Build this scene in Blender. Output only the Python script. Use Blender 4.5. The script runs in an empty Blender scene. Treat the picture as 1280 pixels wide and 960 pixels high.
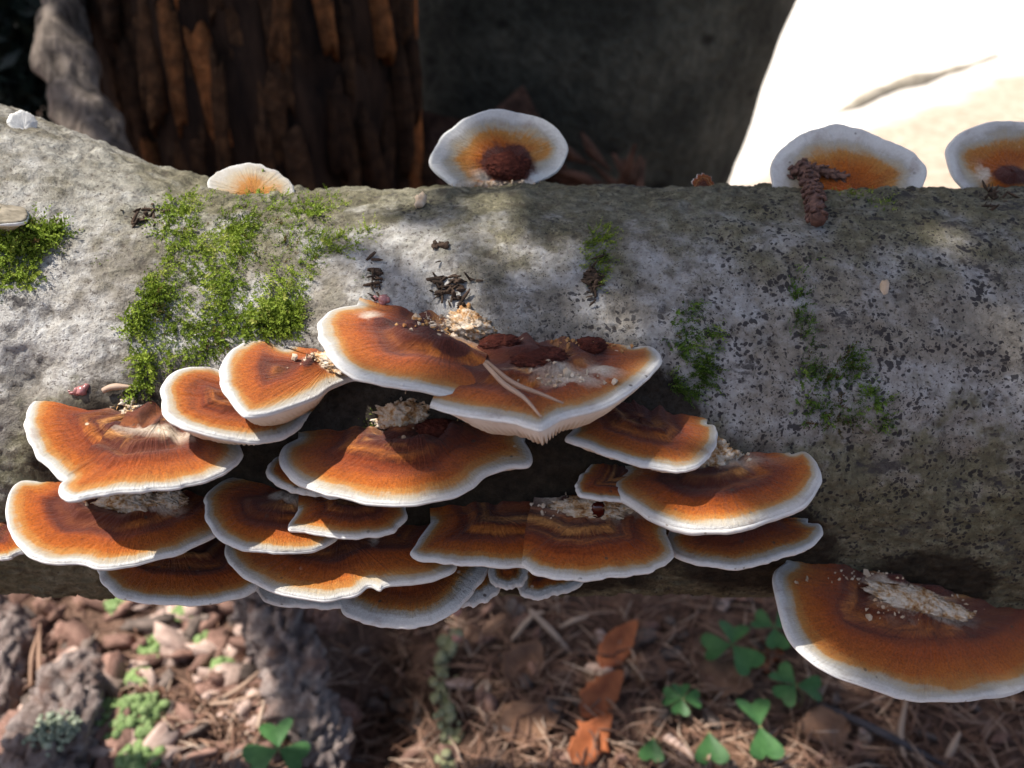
import bpy, math, random
import numpy as np
from mathutils import Vector, Matrix, noise as mnoise

# ------------------------------------------------------------------ camera, sky, sun, exposure
# one unit is ten centimetres; the fallen log lies along X with its axis at z = 0
SC = bpy.context.scene
COL = SC.collection
R = math.radians
CAM = np.array((0.0, -4.40, 2.376)); PITCH = R(28.0); FPX = 1245.0
cam = bpy.data.cameras.new('camera'); cam_o = bpy.data.objects.new('camera', cam); COL.objects.link(cam_o)
cam_o.location = CAM; cam_o.rotation_euler = (R(90) - PITCH, 0, 0)
cam.sensor_width = 36; cam.lens = 36 * FPX / 1280; cam.clip_start = 0.05; cam.clip_end = 3000
cam.dof.use_dof = True; cam.dof.focus_distance = 3.95; cam.dof.aperture_fstop = 1.0
SC.camera = cam_o

SUN_DIR = np.array((-0.45, -0.04, 0.87)); SUN_DIR /= np.linalg.norm(SUN_DIR)      # towards the sun
sun_el = math.asin(SUN_DIR[2]); sun_az = math.atan2(SUN_DIR[0], SUN_DIR[1])
world = bpy.data.worlds.new('World'); SC.world = world; world.use_nodes = True
wn = world.node_tree
sky = wn.nodes.new('ShaderNodeTexSky'); sky.sky_type = 'NISHITA'; sky.sun_disc = False
sky.air_density = 0.8; sky.dust_density = 3.0; sky.ozone_density = 0.4; sky.sun_elevation = sun_el; sky.sun_rotation = sun_az
wn.links.new(sky.outputs[0], wn.nodes['Background'].inputs[0]); wn.nodes['Background'].inputs[1].default_value = 0.115
sl = bpy.data.lights.new('sun', 'SUN'); sl.energy = 4.3; sl.angle = R(0.53); sl.color = (1.0, 0.95, 0.87)
so = bpy.data.objects.new('sun', sl); COL.objects.link(so)
so.rotation_euler = Vector(SUN_DIR).to_track_quat('Z', 'Y').to_euler()
SC.view_settings.view_transform = 'Standard'; SC.view_settings.look = 'None'
SC.view_settings.gamma = 1.0; SC.view_settings.exposure = 0.9
SC.view_settings.use_curve_mapping = False
SC.cycles.use_denoising = True; SC.cycles.use_adaptive_sampling = True; SC.cycles.adaptive_threshold = 0.02
SC.cycles.max_bounces = 4; SC.cycles.diffuse_bounces = 2; SC.cycles.transparent_max_bounces = 6

# ------------------------------------------------------------------ numeric helpers
rng = np.random.default_rng(7)
random.seed(7)

def _hash(ix, iy, iz, seed):
    h = (ix.astype(np.uint32) * np.uint32(374761393) + iy.astype(np.uint32) * np.uint32(668265263)
         + iz.astype(np.uint32) * np.uint32(2246822519) + np.uint32(seed * 3266489 + 17))
    h = (h ^ (h >> np.uint32(13))) * np.uint32(1274126177)
    h = (h ^ (h >> np.uint32(15))) * np.uint32(2246822519)
    return ((h ^ (h >> np.uint32(16))).astype(np.float64)) / 4294967295.0

def vnoise(p, seed=0):
    with np.errstate(over='ignore'):
        p = np.asarray(p, float); i = np.floor(p).astype(np.int64); f = p - i
        f = f * f * f * (f * (f * 6 - 15) + 10)
        r = 0
        for dx in (0, 1):
            wx = f[:, 0] if dx else 1 - f[:, 0]
            for dy in (0, 1):
                wy = f[:, 1] if dy else 1 - f[:, 1]
                for dz in (0, 1):
                    wz = f[:, 2] if dz else 1 - f[:, 2]
                    r = r + wx * wy * wz * _hash(i[:, 0] + dx, i[:, 1] + dy, i[:, 2] + dz, seed)
    return r

def fbm(p, octv=4, seed=0):
    p = np.asarray(p, float); r = 0; a = 0.5; t = 0
    for k in range(octv):
        r = r + a * vnoise(p * (2.03 ** k) + 13.7 * k, seed + k); t += a; a *= 0.5
    return r / t - 0.5

def sstep(a, b, x):
    t = np.clip((np.asarray(x, float) - a) / (b - a), 0, 1); return t * t * (3 - 2 * t)

def unit(v):
    v = np.asarray(v, float); return v / np.linalg.norm(v)

_c, _s = math.cos(PITCH), math.sin(PITCH)
RIGHT = np.array((1.0, 0, 0)); UP = np.array((0, _s, _c)); FWD = np.array((0, _c, -_s))

def ray(px, py):
    return RIGHT * ((px - 640) / FPX) + UP * ((480 - py) / FPX) + FWD

def on_plane(px, py, P, N):
    d = ray(px, py); return CAM + d * (np.dot(P - CAM, N) / np.dot(d, N))

def at_depth(px, py, dep):
    return CAM + ray(px, py) * dep

# ------------------------------------------------------------------ object helpers
def link(name, me, parent=None, mat=None):
    o = bpy.data.objects.new(name, me); COL.objects.link(o)
    if parent is not None: o.parent = parent
    if mat is not None and me is not None and not me.materials: me.materials.append(mat)
    return o

def tag(o, label=None, cat=None, group=None, kind=None):
    if label: o['label'] = label
    if cat: o['category'] = cat
    if group: o['group'] = group
    if kind: o['kind'] = kind
    return o

def empty(name, loc, label=None, cat=None, group=None):
    o = bpy.data.objects.new(name, None); COL.objects.link(o); o.location = loc; o.empty_display_size = 0.05
    return tag(o, label, cat, group)

def mesh(name, V, F, smooth=True, attrs=None):
    V = np.asarray(V, np.float32); me = bpy.data.meshes.new(name)
    if isinstance(F, np.ndarray) and F.ndim == 2:
        n, k = F.shape
        me.vertices.add(len(V)); me.vertices.foreach_set('co', V.ravel())
        me.loops.add(n * k); me.loops.foreach_set('vertex_index', F.astype(np.int32).ravel())
        me.polygons.add(n); me.polygons.foreach_set('loop_start', np.arange(0, n * k, k, dtype=np.int32))
        me.update(calc_edges=True); me.validate()
    else:
        me.from_pydata([tuple(v) for v in V], [], [tuple(f) for f in F]); me.update()
    if smooth: me.polygons.foreach_set('use_smooth', np.ones(len(me.polygons), bool))
    for k, a in (attrs or {}).items():
        at = me.attributes.new(k, 'FLOAT', 'POINT'); at.data.foreach_set('value', np.asarray(a, np.float32))
    return me

def grid_faces(nu, nv, closed=False, off=0):
    i = np.arange(nu if closed else nu - 1)[:, None]; j = np.arange(nv - 1)[None, :]
    i2 = (i + 1) % nu
    return (np.stack([i * nv + j, i2 * nv + j, i2 * nv + j + 1, i * nv + j + 1], -1).reshape(-1, 4) + off)

def tube(path, rad, seg=8, cap=True):
    P = np.asarray(path, float); n = len(P); rad = np.broadcast_to(rad, n)
    T = np.gradient(P, axis=0); T /= np.linalg.norm(T, axis=1)[:, None] + 1e-12
    ref = np.array((0, 0, 1.0)) if abs(T[0, 2]) < 0.8 else np.array((0, 1.0, 0))
    V = []
    for k in range(n):
        a = np.cross(T[k], ref); a /= np.linalg.norm(a) + 1e-12; b = np.cross(a, T[k])
        ph = np.arange(seg) * 2 * math.pi / seg
        V.append(P[k] + rad[k] * (np.cos(ph)[:, None] * a + np.sin(ph)[:, None] * b))
    V = np.concatenate(V); F = []
    for k in range(n - 1):
        for q in range(seg):
            F.append((k * seg + q, k * seg + (q + 1) % seg, (k + 1) * seg + (q + 1) % seg, (k + 1) * seg + q))
    if cap:
        F.append(tuple(range(seg))[::-1]); F.append(tuple((n - 1) * seg + q for q in range(seg)))
    return V, F

def smooth_path(pts, n):
    P = np.asarray(pts, float); m = len(P)
    Q = np.vstack([2 * P[0] - P[1], P, 2 * P[-1] - P[-2]])
    seg = np.linalg.norm(np.diff(P, axis=0), axis=1); cum = np.concatenate([[0], np.cumsum(seg)])
    out = []
    for s in np.linspace(0, cum[-1], n):
        k = min(np.searchsorted(cum, s, 'right') - 1, m - 2); k = max(k, 0)
        t = (s - cum[k]) / max(seg[k], 1e-9)
        p0, p1, p2, p3 = Q[k], Q[k + 1], Q[k + 2], Q[k + 3]
        out.append(0.5 * (2 * p1 + (p2 - p0) * t + (2 * p0 - 5 * p1 + 4 * p2 - p3) * t * t + (3 * p1 - p0 - 3 * p2 + p3) * t ** 3))
    return np.array(out)

def ico(sub=2):
    import bmesh
    bm = bmesh.new(); bmesh.ops.create_icosphere(bm, subdivisions=sub, radius=1)
    V = np.array([v.co[:] for v in bm.verts]); F = np.array([[v.index for v in f.verts] for f in bm.faces]); bm.free()
    return V, F
ICO1, ICO2, ICO3, ICO5 = ico(1), ico(2), ico(3), ico(5)

def merge(parts):
    V = []; F = []; o = 0
    for v, f in parts:
        V.append(v); F += [tuple(i + o for i in q) for q in f]; o += len(v)
    return np.concatenate(V), F

# ------------------------------------------------------------------ material helpers
class M:
    def __init__(s, name, rough=0.8, spec=0.3):
        s.m = bpy.data.materials.new(name); s.m.use_nodes = True; s.t = s.m.node_tree
        s.b = s.t.nodes['Principled BSDF']; s.b.inputs['Roughness'].default_value = rough
        s.b.inputs['Specular IOR Level'].default_value = spec
    def n(s, typ, **kw):
        x = s.t.nodes.new(typ)
        for k, v in kw.items(): setattr(x, k, v)
        return x
    def put(s, sock, v):
        if hasattr(v, 'is_output') or isinstance(v, bpy.types.NodeSocket): s.t.links.new(v, sock)
        else:
            if isinstance(v, (tuple, list)) and len(v) == 3 and sock.type == 'RGBA': v = (*v, 1)
            sock.default_value = v
    def pos(s): return s.n('ShaderNodeTexCoord').outputs['Object']
    def wpos(s): return s.n('ShaderNodeNewGeometry').outputs['Position']
    def attr(s, name): return s.n('ShaderNodeAttribute', attribute_name=name).outputs['Fac']
    def rnd(s): return s.n('ShaderNodeObjectInfo').outputs['Random']
    def noise(s, vec, scale, detail=4, rough=0.55, dist=0):
        x = s.n('ShaderNodeTexNoise'); s.put(x.inputs['Vector'], vec); x.inputs['Scale'].default_value = scale
        x.inputs['Detail'].default_value = detail; x.inputs['Roughness'].default_value = rough; x.inputs['Distortion'].default_value = dist
        return x.outputs['Fac']
    def voro(s, vec, scale, feat='F1', rand=1.0, out='Distance'):
        x = s.n('ShaderNodeTexVoronoi', feature=feat); s.put(x.inputs['Vector'], vec); x.inputs['Scale'].default_value = scale
        x.inputs['Randomness'].default_value = rand; return x.outputs[out]
    def mapv(s, vec, scale=(1, 1, 1), loc=(0, 0, 0)):
        x = s.n('ShaderNodeMapping'); s.put(x.inputs['Vector'], vec); x.inputs['Scale'].default_value = scale
        x.inputs['Location'].default_value = loc; return x.outputs[0]
    def comb(s, x, y, z=0.0):
        c = s.n('ShaderNodeCombineXYZ'); s.put(c.inputs[0], x); s.put(c.inputs[1], y); s.put(c.inputs[2], z); return c.outputs[0]
    def sep(s, v):
        c = s.n('ShaderNodeSeparateXYZ'); s.put(c.inputs[0], v); return c.outputs
    def math(s, op, a, b=0.0, c=0.0):
        x = s.n('ShaderNodeMath', operation=op); s.put(x.inputs[0], a); s.put(x.inputs[1], b)
        if op == 'MULTIPLY_ADD': s.put(x.inputs[2], c)
        return x.outputs[0]
    def rng(s, v, a, b, lo=0.0, hi=1.0):
        x = s.n('ShaderNodeMapRange'); x.interpolation_type = 'SMOOTHSTEP'; s.put(x.inputs[0], v)
        for k, q in zip((1, 2, 3, 4), (a, b, lo, hi)): x.inputs[k].default_value = q
        return x.outputs[0]
    def ramp(s, fac, stops):
        x = s.n('ShaderNodeValToRGB'); s.put(x.inputs[0], fac); e = x.color_ramp.elements
        while len(e) < len(stops): e.new(0.5)
        for k, (p, c) in enumerate(stops): e[k].position = p; e[k].color = (*c, 1)
        return x.outputs[0]
    def mix(s, fac, a, b, mode='MIX'):
        x = s.n('ShaderNodeMix', data_type='RGBA', blend_type=mode); x.clamp_factor = True
        s.put(x.inputs[0], fac); s.put(x.inputs[6], a); s.put(x.inputs[7], b); return x.outputs[2]
    def col(s, c): s.put(s.b.inputs['Base Color'], c); return s
    def bump(s, h, strength=0.5, dist=0.02, prev=None):
        x = s.n('ShaderNodeBump'); x.inputs['Strength'].default_value = strength; x.inputs['Distance'].default_value = dist
        s.put(x.inputs['Height'], h)
        if prev is not None: s.put(x.inputs['Normal'], prev)
        s.t.links.new(x.outputs[0], s.b.inputs['Normal']); return x.outputs[0]

def simple(name, c1, c2, scale=20, rough=0.8, spec=0.25, bump=0.4, dist=0.01, vary=0.0, stretch=(1, 1, 1)):
    m = M(name, rough, spec); v = m.mapv(m.pos(), stretch)
    n = m.noise(v, scale, 5, 0.6); c = m.ramp(n, [(0.3, c1), (0.7, c2)])
    if vary:
        c = m.mix(vary, c, m.ramp(m.rnd(), [(0, (0.25, 0.25, 0.25)), (0.5, (0.9, 0.85, 0.8)), (1, (1.6, 1.5, 1.4))]), 'MULTIPLY')
    m.col(c)
    if bump: m.bump(n, bump, dist)
    return m.m

def leafy(name, c1, c2, trans=0.35, scale=8, rough=0.5, spec=0.35):
    m = M(name, rough, spec); n = m.noise(m.pos(), scale, 3)
    c = m.ramp(n, [(0.3, c1), (0.7, c2)])
    c = m.mix(0.5, c, m.ramp(m.rnd(), [(0, (0.7, 0.7, 0.7)), (1, (1.3, 1.3, 1.2))]), 'MULTIPLY'); m.col(c)
    tr = m.n('ShaderNodeBsdfTranslucent'); m.put(tr.inputs[0], c); ms = m.n('ShaderNodeMixShader'); ms.inputs[0].default_value = trans
    out = m.t.nodes['Material Output']; m.t.links.new(m.b.outputs[0], ms.inputs[1]); m.t.links.new(tr.outputs[0], ms.inputs[2]); m.t.links.new(ms.outputs[0], out.inputs[0])
    return m.m

# ------------------------------------------------------------------ ground
GZ = -4.2
def ground_z(x, y):
    x = np.atleast_1d(np.asarray(x, float)); y = np.atleast_1d(np.asarray(y, float)); z0 = np.zeros_like(x)
    p = np.stack([x, y, z0], 1)
    near = 1 - sstep(12, 30, np.hypot(x, y))
    z = GZ + 0.22 * fbm(p * 0.7, 3, 5) + 0.10 * fbm(p * 3.1, 3, 9) * near
    z = z - 0.85 * np.exp(-((x + 1.2) / 0.45) ** 2 - ((y - 2.4) / 1.2) ** 2)                 # dark hollow beside the root
    return z

_gx, _gy = np.linspace(-7, 7, 281), np.linspace(-3, 9, 241)
_GT = ground_z(*[q.ravel() for q in np.meshgrid(_gx, _gy, indexing='ij')]).reshape(281, 241)
def gz1(x, y):
    u, v = (x + 7) / 0.05, (y + 3) / 0.05
    if not (0 <= u < 279 and 0 <= v < 239): return float(ground_z(x, y)[0])
    i, j = int(u), int(v); a, b = u - i, v - j
    return float((_GT[i, j] * (1 - b) + _GT[i, j + 1] * b) * (1 - a) + (_GT[i + 1, j] * (1 - b) + _GT[i + 1, j + 1] * b) * a)

def on_ground(px, py, lift=0.0):
    d = ray(px, py); t = (GZ - CAM[2]) / d[2]
    for _ in range(5):
        p = CAM + d * t; t = (gz1(p[0], p[1]) + lift - CAM[2]) / d[2]
    return CAM + d * t

def build_ground():
    ax = np.concatenate([-np.geomspace(5.2, 1500, 40)[::-1], np.linspace(-5.1, 5.1, 300), np.geomspace(5.2, 1500, 60)])
    ay = np.concatenate([-np.geomspace(1.1, 1500, 30)[::-1], np.linspace(-1.0, 5.0, 200), np.linspace(5.1, 60, 160), np.geomspace(62, 1500, 14)])
    X, Y = np.meshgrid(ax, ay, indexing='ij'); x, y = X.ravel(), Y.ravel()
    V = np.stack([x, y, ground_z(x, y) + 0.05 * fbm(np.stack([x, y, 0 * x], 1) * 9, 3, 3) * (np.abs(x) < 5.15) * (y < 5.05) * (y > -1.05)], 1)
    me = mesh('ground', V, grid_faces(len(ax), len(ay)))
    m = M('forest_soil', 0.95, 0.1); p = m.wpos(); s = m.sep(p)
    n1 = m.noise(p, 3.5, 6, 0.65); n2 = m.noise(p, 26, 5, 0.7); big = m.noise(p, 0.35, 3)
    soil = m.ramp(n1, [(0.25, (0.026, 0.016, 0.012)), (0.5, (0.11, 0.066, 0.048)), (0.75, (0.24, 0.15, 0.11))])
    soil = m.mix(m.rng(n2, 0.5, 0.72), soil, (0.28, 0.17, 0.125))
    sandc = m.ramp(n2, [(0.2, (0.58, 0.52, 0.44)), (0.8, (0.80, 0.76, 0.70))])
    litter = m.ramp(n1, [(0.3, (0.32, 0.23, 0.165)), (0.7, (0.52, 0.43, 0.34))])
    # sandy clearing behind the log on the right
    edge = m.math('ADD', m.math('MULTIPLY', s[0], 0.6), m.math('MULTIPLY', s[1], 0.6))
    edge = m.math('ADD', edge, m.math('MULTIPLY', m.math('SUBTRACT', big, 0.5), 2.0))
    sandmask = m.rng(edge, 6.5, 8.5)
    far = m.math('ADD', m.math('SUBTRACT', s[1], m.math('MULTIPLY', s[0], 1.04)), m.math('MULTIPLY', m.math('SUBTRACT', big, 0.5), 3.0))
    light = m.mix(m.rng(far, 11.6, 13.6), litter, sandc)
    m.col(m.mix(sandmask, soil, light)); m.bump(n2, 0.7, 0.03)
    return tag(link('ground', me, None, m.m), kind='structure')
build_ground()

# ------------------------------------------------------------------ fallen log
def log_R(x, th):
    x = np.asarray(x, float); th = np.asarray(th, float)
    r = 1.0 + 0.44 * sstep(-1.25, -2.75, x) * np.exp(-((th - R(103)) / R(52)) ** 2)
    r = r + 0.10 * sstep(0.7, 2.4, x) * np.exp(-((th + R(60)) / R(40)) ** 2)
    p = np.stack([x * 0.9, np.cos(th) * 0.9, np.sin(th) * 0.9], 1)
    return r + 0.075 * fbm(p * 1.6, 3, 21)

_lx, _lt = np.linspace(-3.6, 3.6, 181), np.linspace(-math.pi, math.pi, 241)
_LT = log_R(*[q.ravel() for q in np.meshgrid(_lx, _lt, indexing='ij')]).reshape(181, 241)
def log_Rf(x, th):
    u = np.clip((x + 3.6) / 0.04, 0, 179.99); v = np.clip((th + math.pi) / (2 * math.pi / 240), 0, 239.99)
    i, j = u.astype(int), v.astype(int); a, b = u - i, v - j
    return (_LT[i, j] * (1 - b) + _LT[i, j + 1] * b) * (1 - a) + (_LT[i + 1, j] * (1 - b) + _LT[i + 1, j + 1] * b) * a

def log_point(x, th):
    r = log_R(x, th); return np.stack([x, -r * np.cos(th), r * np.sin(th)], 1)

def log_hit(px, py):
    d = ray(px, py); t = np.linspace(3.0, 6.4, 70); k = None
    for _ in range(2):
        P = CAM + d * t[:, None]
        rho = np.hypot(P[:, 1], P[:, 2]); th = np.arctan2(P[:, 2], -P[:, 1]); g = rho - log_Rf(P[:, 0], th)
        k = np.where(g < 0)[0]; k = int(k[0]) if len(k) else int(np.argmin(g))
        if _ == 0: t = np.linspace(t[max(k - 1, 0)], t[min(k + 1, len(t) - 1)], 24)
    p = P[k]; th0 = math.atan2(p[2], -p[1])
    if g[k] > 0:
        p = log_point(np.array([p[0]]), np.array([th0]))[0]
    return p, np.array((0, -math.cos(th0), math.sin(th0)))

def build_log():
    xs = np.concatenate([np.linspace(-7, -3.0, 24)[:-1], np.linspace(-3.0, 3.0, 640), np.linspace(3.0, 7, 24)[1:]])
    ths = np.concatenate([np.linspace(R(-80), R(135), 400), np.linspace(R(135), R(280), 40)[1:-1]])
    X, T = np.meshgrid(xs, ths, indexing='ij'); x, th = X.ravel(), T.ravel()
    r = log_R(x, th); P = np.stack([x, -r * np.cos(th), r * np.sin(th)], 1)
    n = np.stack([0 * x, -np.cos(th), np.sin(th)], 1)
    med = fbm(P * np.array((4, 6, 6)), 4, 31)
    fine = fbm(P * np.array((17, 24, 24)), 4, 41)
    crust = sstep(0.02, 0.10, fbm(P * 7.5, 4, 51))
    flake = sstep(0.05, 0.075, fbm(P * np.array((9, 13, 13)), 3, 61)) * sstep(-0.02, 0.08, fbm(P * 1.7, 2, 71))
    pits = sstep(0.15, 0.26, fbm(P * 19, 3, 81))
    rough = 0.6 + 1.4 * sstep(R(60), R(100), th) + 0.8 * sstep(R(0), R(-30), th)
    d = 0.020 * med + 0.022 * fine * rough + 0.006 * crust + 0.008 * flake * rough - 0.005 * pits
    # dents and knot holes
    for (px, py, w, dep) in ((35, 470, 0.10, 0.06), (1110, 330, 0.09, 0.02), (780, 395, 0.06, 0.03), (950, 365, 0.07, 0.02), (1210, 590, 0.12, 0.04),
                             (1070, 560, 0.1, 0.03), (880, 480, 0.1, 0.03), (60, 395, 0.06, 0.02), (965, 420, 0.045, 0.02)):
        q, _ = log_hit(px, py); dd = np.linalg.norm(P - q, axis=1); d = d - dep * np.exp(-(dd / w) ** 2)
    P = P + n * d[:, None]
    nth = len(ths); F = grid_faces(len(xs), nth)
    i = np.arange(len(xs) - 1); F = np.concatenate([F, np.stack([i * nth + nth - 1, (i + 1) * nth + nth - 1, (i + 1) * nth, i * nth], 1)])
    rot = np.zeros(len(P))  # shade in the deep gaps behind the caps, painted into the bark colour
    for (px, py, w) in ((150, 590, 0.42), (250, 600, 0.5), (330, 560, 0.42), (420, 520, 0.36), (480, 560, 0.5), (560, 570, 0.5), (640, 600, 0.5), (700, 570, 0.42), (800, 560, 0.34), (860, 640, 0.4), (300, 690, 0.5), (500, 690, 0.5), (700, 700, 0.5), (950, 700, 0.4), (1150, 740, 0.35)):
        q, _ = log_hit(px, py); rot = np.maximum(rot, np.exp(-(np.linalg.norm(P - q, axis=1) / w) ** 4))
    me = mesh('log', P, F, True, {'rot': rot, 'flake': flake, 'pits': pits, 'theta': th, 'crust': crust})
    m = M('lichen_bark', 0.9, 0.15); p = m.wpos(); s = m.sep(p); th_ = m.attr('theta')
    a = m.noise(p, 5.0, 6, 0.62); b = m.noise(p, 19, 6, 0.7); c = m.noise(p, 60, 4, 0.7); e = m.noise(m.mapv(p, (0.8, 1.6, 1.6)), 2.3, 4, 0.6)
    white = m.ramp(b, [(0.25, (0.22, 0.20, 0.175)), (0.45, (0.36, 0.34, 0.31)), (0.7, (0.52, 0.51, 0.485))])
    brown = m.ramp(b, [(0.25, (0.10, 0.088, 0.072)), (0.55, (0.22, 0.197, 0.165)), (0.8, (0.34, 0.31, 0.265))])
    olive = m.ramp(b, [(0.25, (0.036, 0.034, 0.018)), (0.5, (0.115, 0.104, 0.058)), (0.8, (0.27, 0.245, 0.16))])
    mb = m.rng(m.math('ADD', e, m.math('MULTIPLY', m.math('SUBTRACT', a, 0.5), 0.7)), 0.42, 0.62)
    white = m.mix(m.rng(s[0], -1.0, 0.9), white, m.mix(1.0, white, (0.74, 0.75, 0.78), 'MULTIPLY'))
    base = m.mix(mb, white, brown)
    # algae band over the top and along the damp belly
    wob = m.math('MULTIPLY', m.math('SUBTRACT', a, 0.5), 1.6)
    top = m.rng(m.math('ADD', th_, wob), R(48), R(84)); bel = m.rng(m.math('ADD', th_, wob), R(26), R(8))
    base = m.mix(m.math('MULTIPLY', top, m.rng(s[0], -1.2, -2.2, 0.85, 0.4)), base, olive); base = m.mix(m.math('MULTIPLY', bel, 0.9), base, olive)
    # fine grain, black fruiting dots, dark scab
    base = m.mix(m.rng(c, 0.46, 0.34, 0, 0.8), base, (0.07, 0.055, 0.045))
    dotm = m.rng(m.math('ADD', m.noise(p, 1.7, 3), m.math('MULTIPLY', s[0], 0.13)), 0.42, 0.64)
    wp = m.n('ShaderNodeVectorMath', operation='ADD'); m.put(wp.inputs[0], p)
    nv = m.n('ShaderNodeTexNoise'); m.put(nv.inputs['Vector'], p); nv.inputs['Scale'].default_value = 30
    sc = m.n('ShaderNodeVectorMath', operation='SCALE'); m.put(sc.inputs[0], nv.outputs['Color']); sc.inputs['Scale'].default_value = 0.045; m.put(wp.inputs[1], sc.outputs[0])
    v1 = m.voro(wp.outputs[0], 38); v2 = m.voro(wp.outputs[0], 70)
    v1 = m.math('ADD', v1, m.math('MULTIPLY', m.math('SUBTRACT', m.noise(p, 9, 3), 0.5), 1.1))
    dots = m.math('MAXIMUM', m.math('MULTIPLY', m.rng(v1, 0.36, 0.22), dotm), m.math('MULTIPLY', m.math('MULTIPLY', m.rng(v2, 0.30, 0.20), m.rng(a, 0.42, 0.56)), m.rng(s[0], -0.8, 0.6, 0.35, 1.0)))
    base = m.mix(m.math('MULTIPLY', dots, 0.85), base, (0.016, 0.014, 0.018))
    base = m.mix(m.math('MULTIPLY', m.attr('pits'), 0.45), base, (0.045, 0.034, 0.026))
    scab = m.rng(m.math('ADD', m.noise(m.mapv(p, (2.2, 4.5, 4.5)), 1.5, 6, 0.7), m.math('MULTIPLY', s[0], 0.012)), 0.60, 0.68)
    base = m.mix(m.math('MULTIPLY', scab, 0.85), base, (0.045, 0.040, 0.040))
    gap_shade_col = m.ramp(b, [(0.3, (0.008, 0.006, 0.005)), (0.7, (0.040, 0.030, 0.020))])  # near-black brown for the painted shade around the cluster
    base = m.mix(m.math('MULTIPLY', m.rng(m.math('ADD', m.attr('rot'), m.math('MULTIPLY', m.math('SUBTRACT', a, 0.5), 1.2)), 0.35, 0.75), 0.95), base, gap_shade_col)
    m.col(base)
    m.bump(m.math('ADD', b, m.math('MULTIPLY', c, 0.5)), 0.7, 0.03)
    o = link('fallen_log', me, None, m.m)
    return tag(o, 'fallen grey log with lichen-crusted bark carrying orange bracket fungi and moss', 'log')
LOG = build_log()

# ------------------------------------------------------------------ bracket fungi
def cap_material():
    m = M('fungus_cap', 0.85, 0.15); q = m.attr('q'); arc = m.attr('arc'); p = m.pos()
    tone = m.attr('tone')
    fib = m.noise(m.comb(m.math('MULTIPLY', arc, 75.0), m.math('MULTIPLY', q, 5.0), tone), 1.0, 4, 0.75)
    lob = m.noise(m.comb(m.math('MULTIPLY', arc, 3.2), m.math('MULTIPLY', q, 9.0), tone), 1.0, 4, 0.6)
    vel = m.noise(p, 95, 5, 0.8); blot = m.noise(p, 11, 4, 0.6)
    qq = m.math('ADD', q, m.math('MULTIPLY', m.math('MULTIPLY', m.math('SUBTRACT', fib, 0.5), m.rng(q, 0.02, 0.3, 0.4, 1.3)), 0.12))
    qq = m.math('ADD', qq, m.math('MULTIPLY', m.math('SUBTRACT', lob, 0.5), 0.16))
    qq = m.math('ADD', qq, m.attr('shift'))
    c = m.ramp(qq, [(0.0, (0.66, 0.65, 0.62)), (0.022, (0.58, 0.56, 0.53)), (0.045, (0.43, 0.40, 0.35)), (0.080, (0.42, 0.34, 0.23)), (0.115, (0.42, 0.19, 0.045)),
                    (0.19, (0.365, 0.092, 0.006)), (0.34, (0.280, 0.054, 0.004)), (0.46, (0.155, 0.026, 0.005)), (0.54, (0.34, 0.100, 0.014)), (0.62, (0.105, 0.018, 0.006)),
                    (0.72, (0.44, 0.185, 0.048)), (0.80, (0.070, 0.013, 0.007)), (0.90, (0.29, 0.09, 0.024)), (1.0, (0.12, 0.030, 0.012))])
    zon = m.noise(m.comb(m.math('MULTIPLY', arc, 2.4), m.math('MULTIPLY', q, 11.0), tone), 1.0, 4, 0.6)
    c = m.mix(m.rng(q, 0.2, 0.5, 0, 0.85), c, m.ramp(zon, [(0.34, (0.38, 0.28, 0.26)), (0.5, (1, 1, 1)), (0.68, (1.4, 1.65, 1.9))]), 'MULTIPLY')
    c = m.mix(m.rng(q, 0.08, 0.3, 0.1, 0.6), c, m.ramp(fib, [(0.3, (0.55, 0.5, 0.45)), (0.7, (1.35, 1.35, 1.35))]), 'MULTIPLY')
    c = m.mix(m.rng(q, 0.06, 0.22, 0.12, 0.75), c, m.ramp(vel, [(0.34, (0.38, 0.32, 0.30)), (0.5, (1, 1, 1)), (0.66, (1.45, 1.5, 1.6))]), 'MULTIPLY')
    old = m.noise(m.comb(m.math('MULTIPLY', arc, 1.8), q, tone), 1.0, 2)
    c = m.mix(m.math('MULTIPLY', m.rng(old, 0.42, 0.62), m.rng(q, 0.26, 0.55, 0, 0.8)), c, (0.085, 0.018, 0.010))
    c = m.mix(m.rng(blot, 0.54, 0.72, 0, 0.5), c, m.mix(0.5, c, (0.14, 0.03, 0.01)))
    pale = m.math('MULTIPLY', m.attr('pale'), m.rng(m.math('ADD', blot, m.math('MULTIPLY', m.attr('pale'), 0.25)), 0.5, 0.62))
    c = m.mix(pale, c, m.ramp(vel, [(0.3, (0.38, 0.26, 0.16)), (0.55, (0.66, 0.56, 0.45)), (0.75, (0.80, 0.74, 0.66))]))
    mar = m.rng(m.math('ADD', m.attr('maroon'), m.math('MULTIPLY', m.math('SUBTRACT', blot, 0.5), 0.8)), 0.30, 0.55)
    c = m.mix(mar, c, m.ramp(vel, [(0.35, (0.045, 0.011, 0.008)), (0.7, (0.13, 0.030, 0.016))]))
    spk = m.math('MULTIPLY', m.rng(m.voro(p, 13), 0.14, 0.07), m.rng(m.noise(p, 3, 2), 0.5, 0.6))
    c = m.mix(m.math('MULTIPLY', spk, 0.8), c, (0.06, 0.04, 0.03))
    gr = m.math('MULTIPLY', m.rng(m.voro(m.mapv(p, (1, 1, 1), (5, 3, 1)), 9), 0.10, 0.05), m.rng(m.noise(p, 4, 2), 0.52, 0.6))
    c = m.mix(m.math('MULTIPLY', gr, 0.8), c, (0.70, 0.58, 0.42))
    m.col(c); m.bump(m.math('ADD', m.math('MULTIPLY', fib, 1.0), vel), 0.8, 0.010)
    m.b.inputs['Sheen Weight'].default_value = 0.12; m.b.inputs['Sheen Roughness'].default_value = 0.5
    return m.m
MCAP = cap_material()
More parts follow.
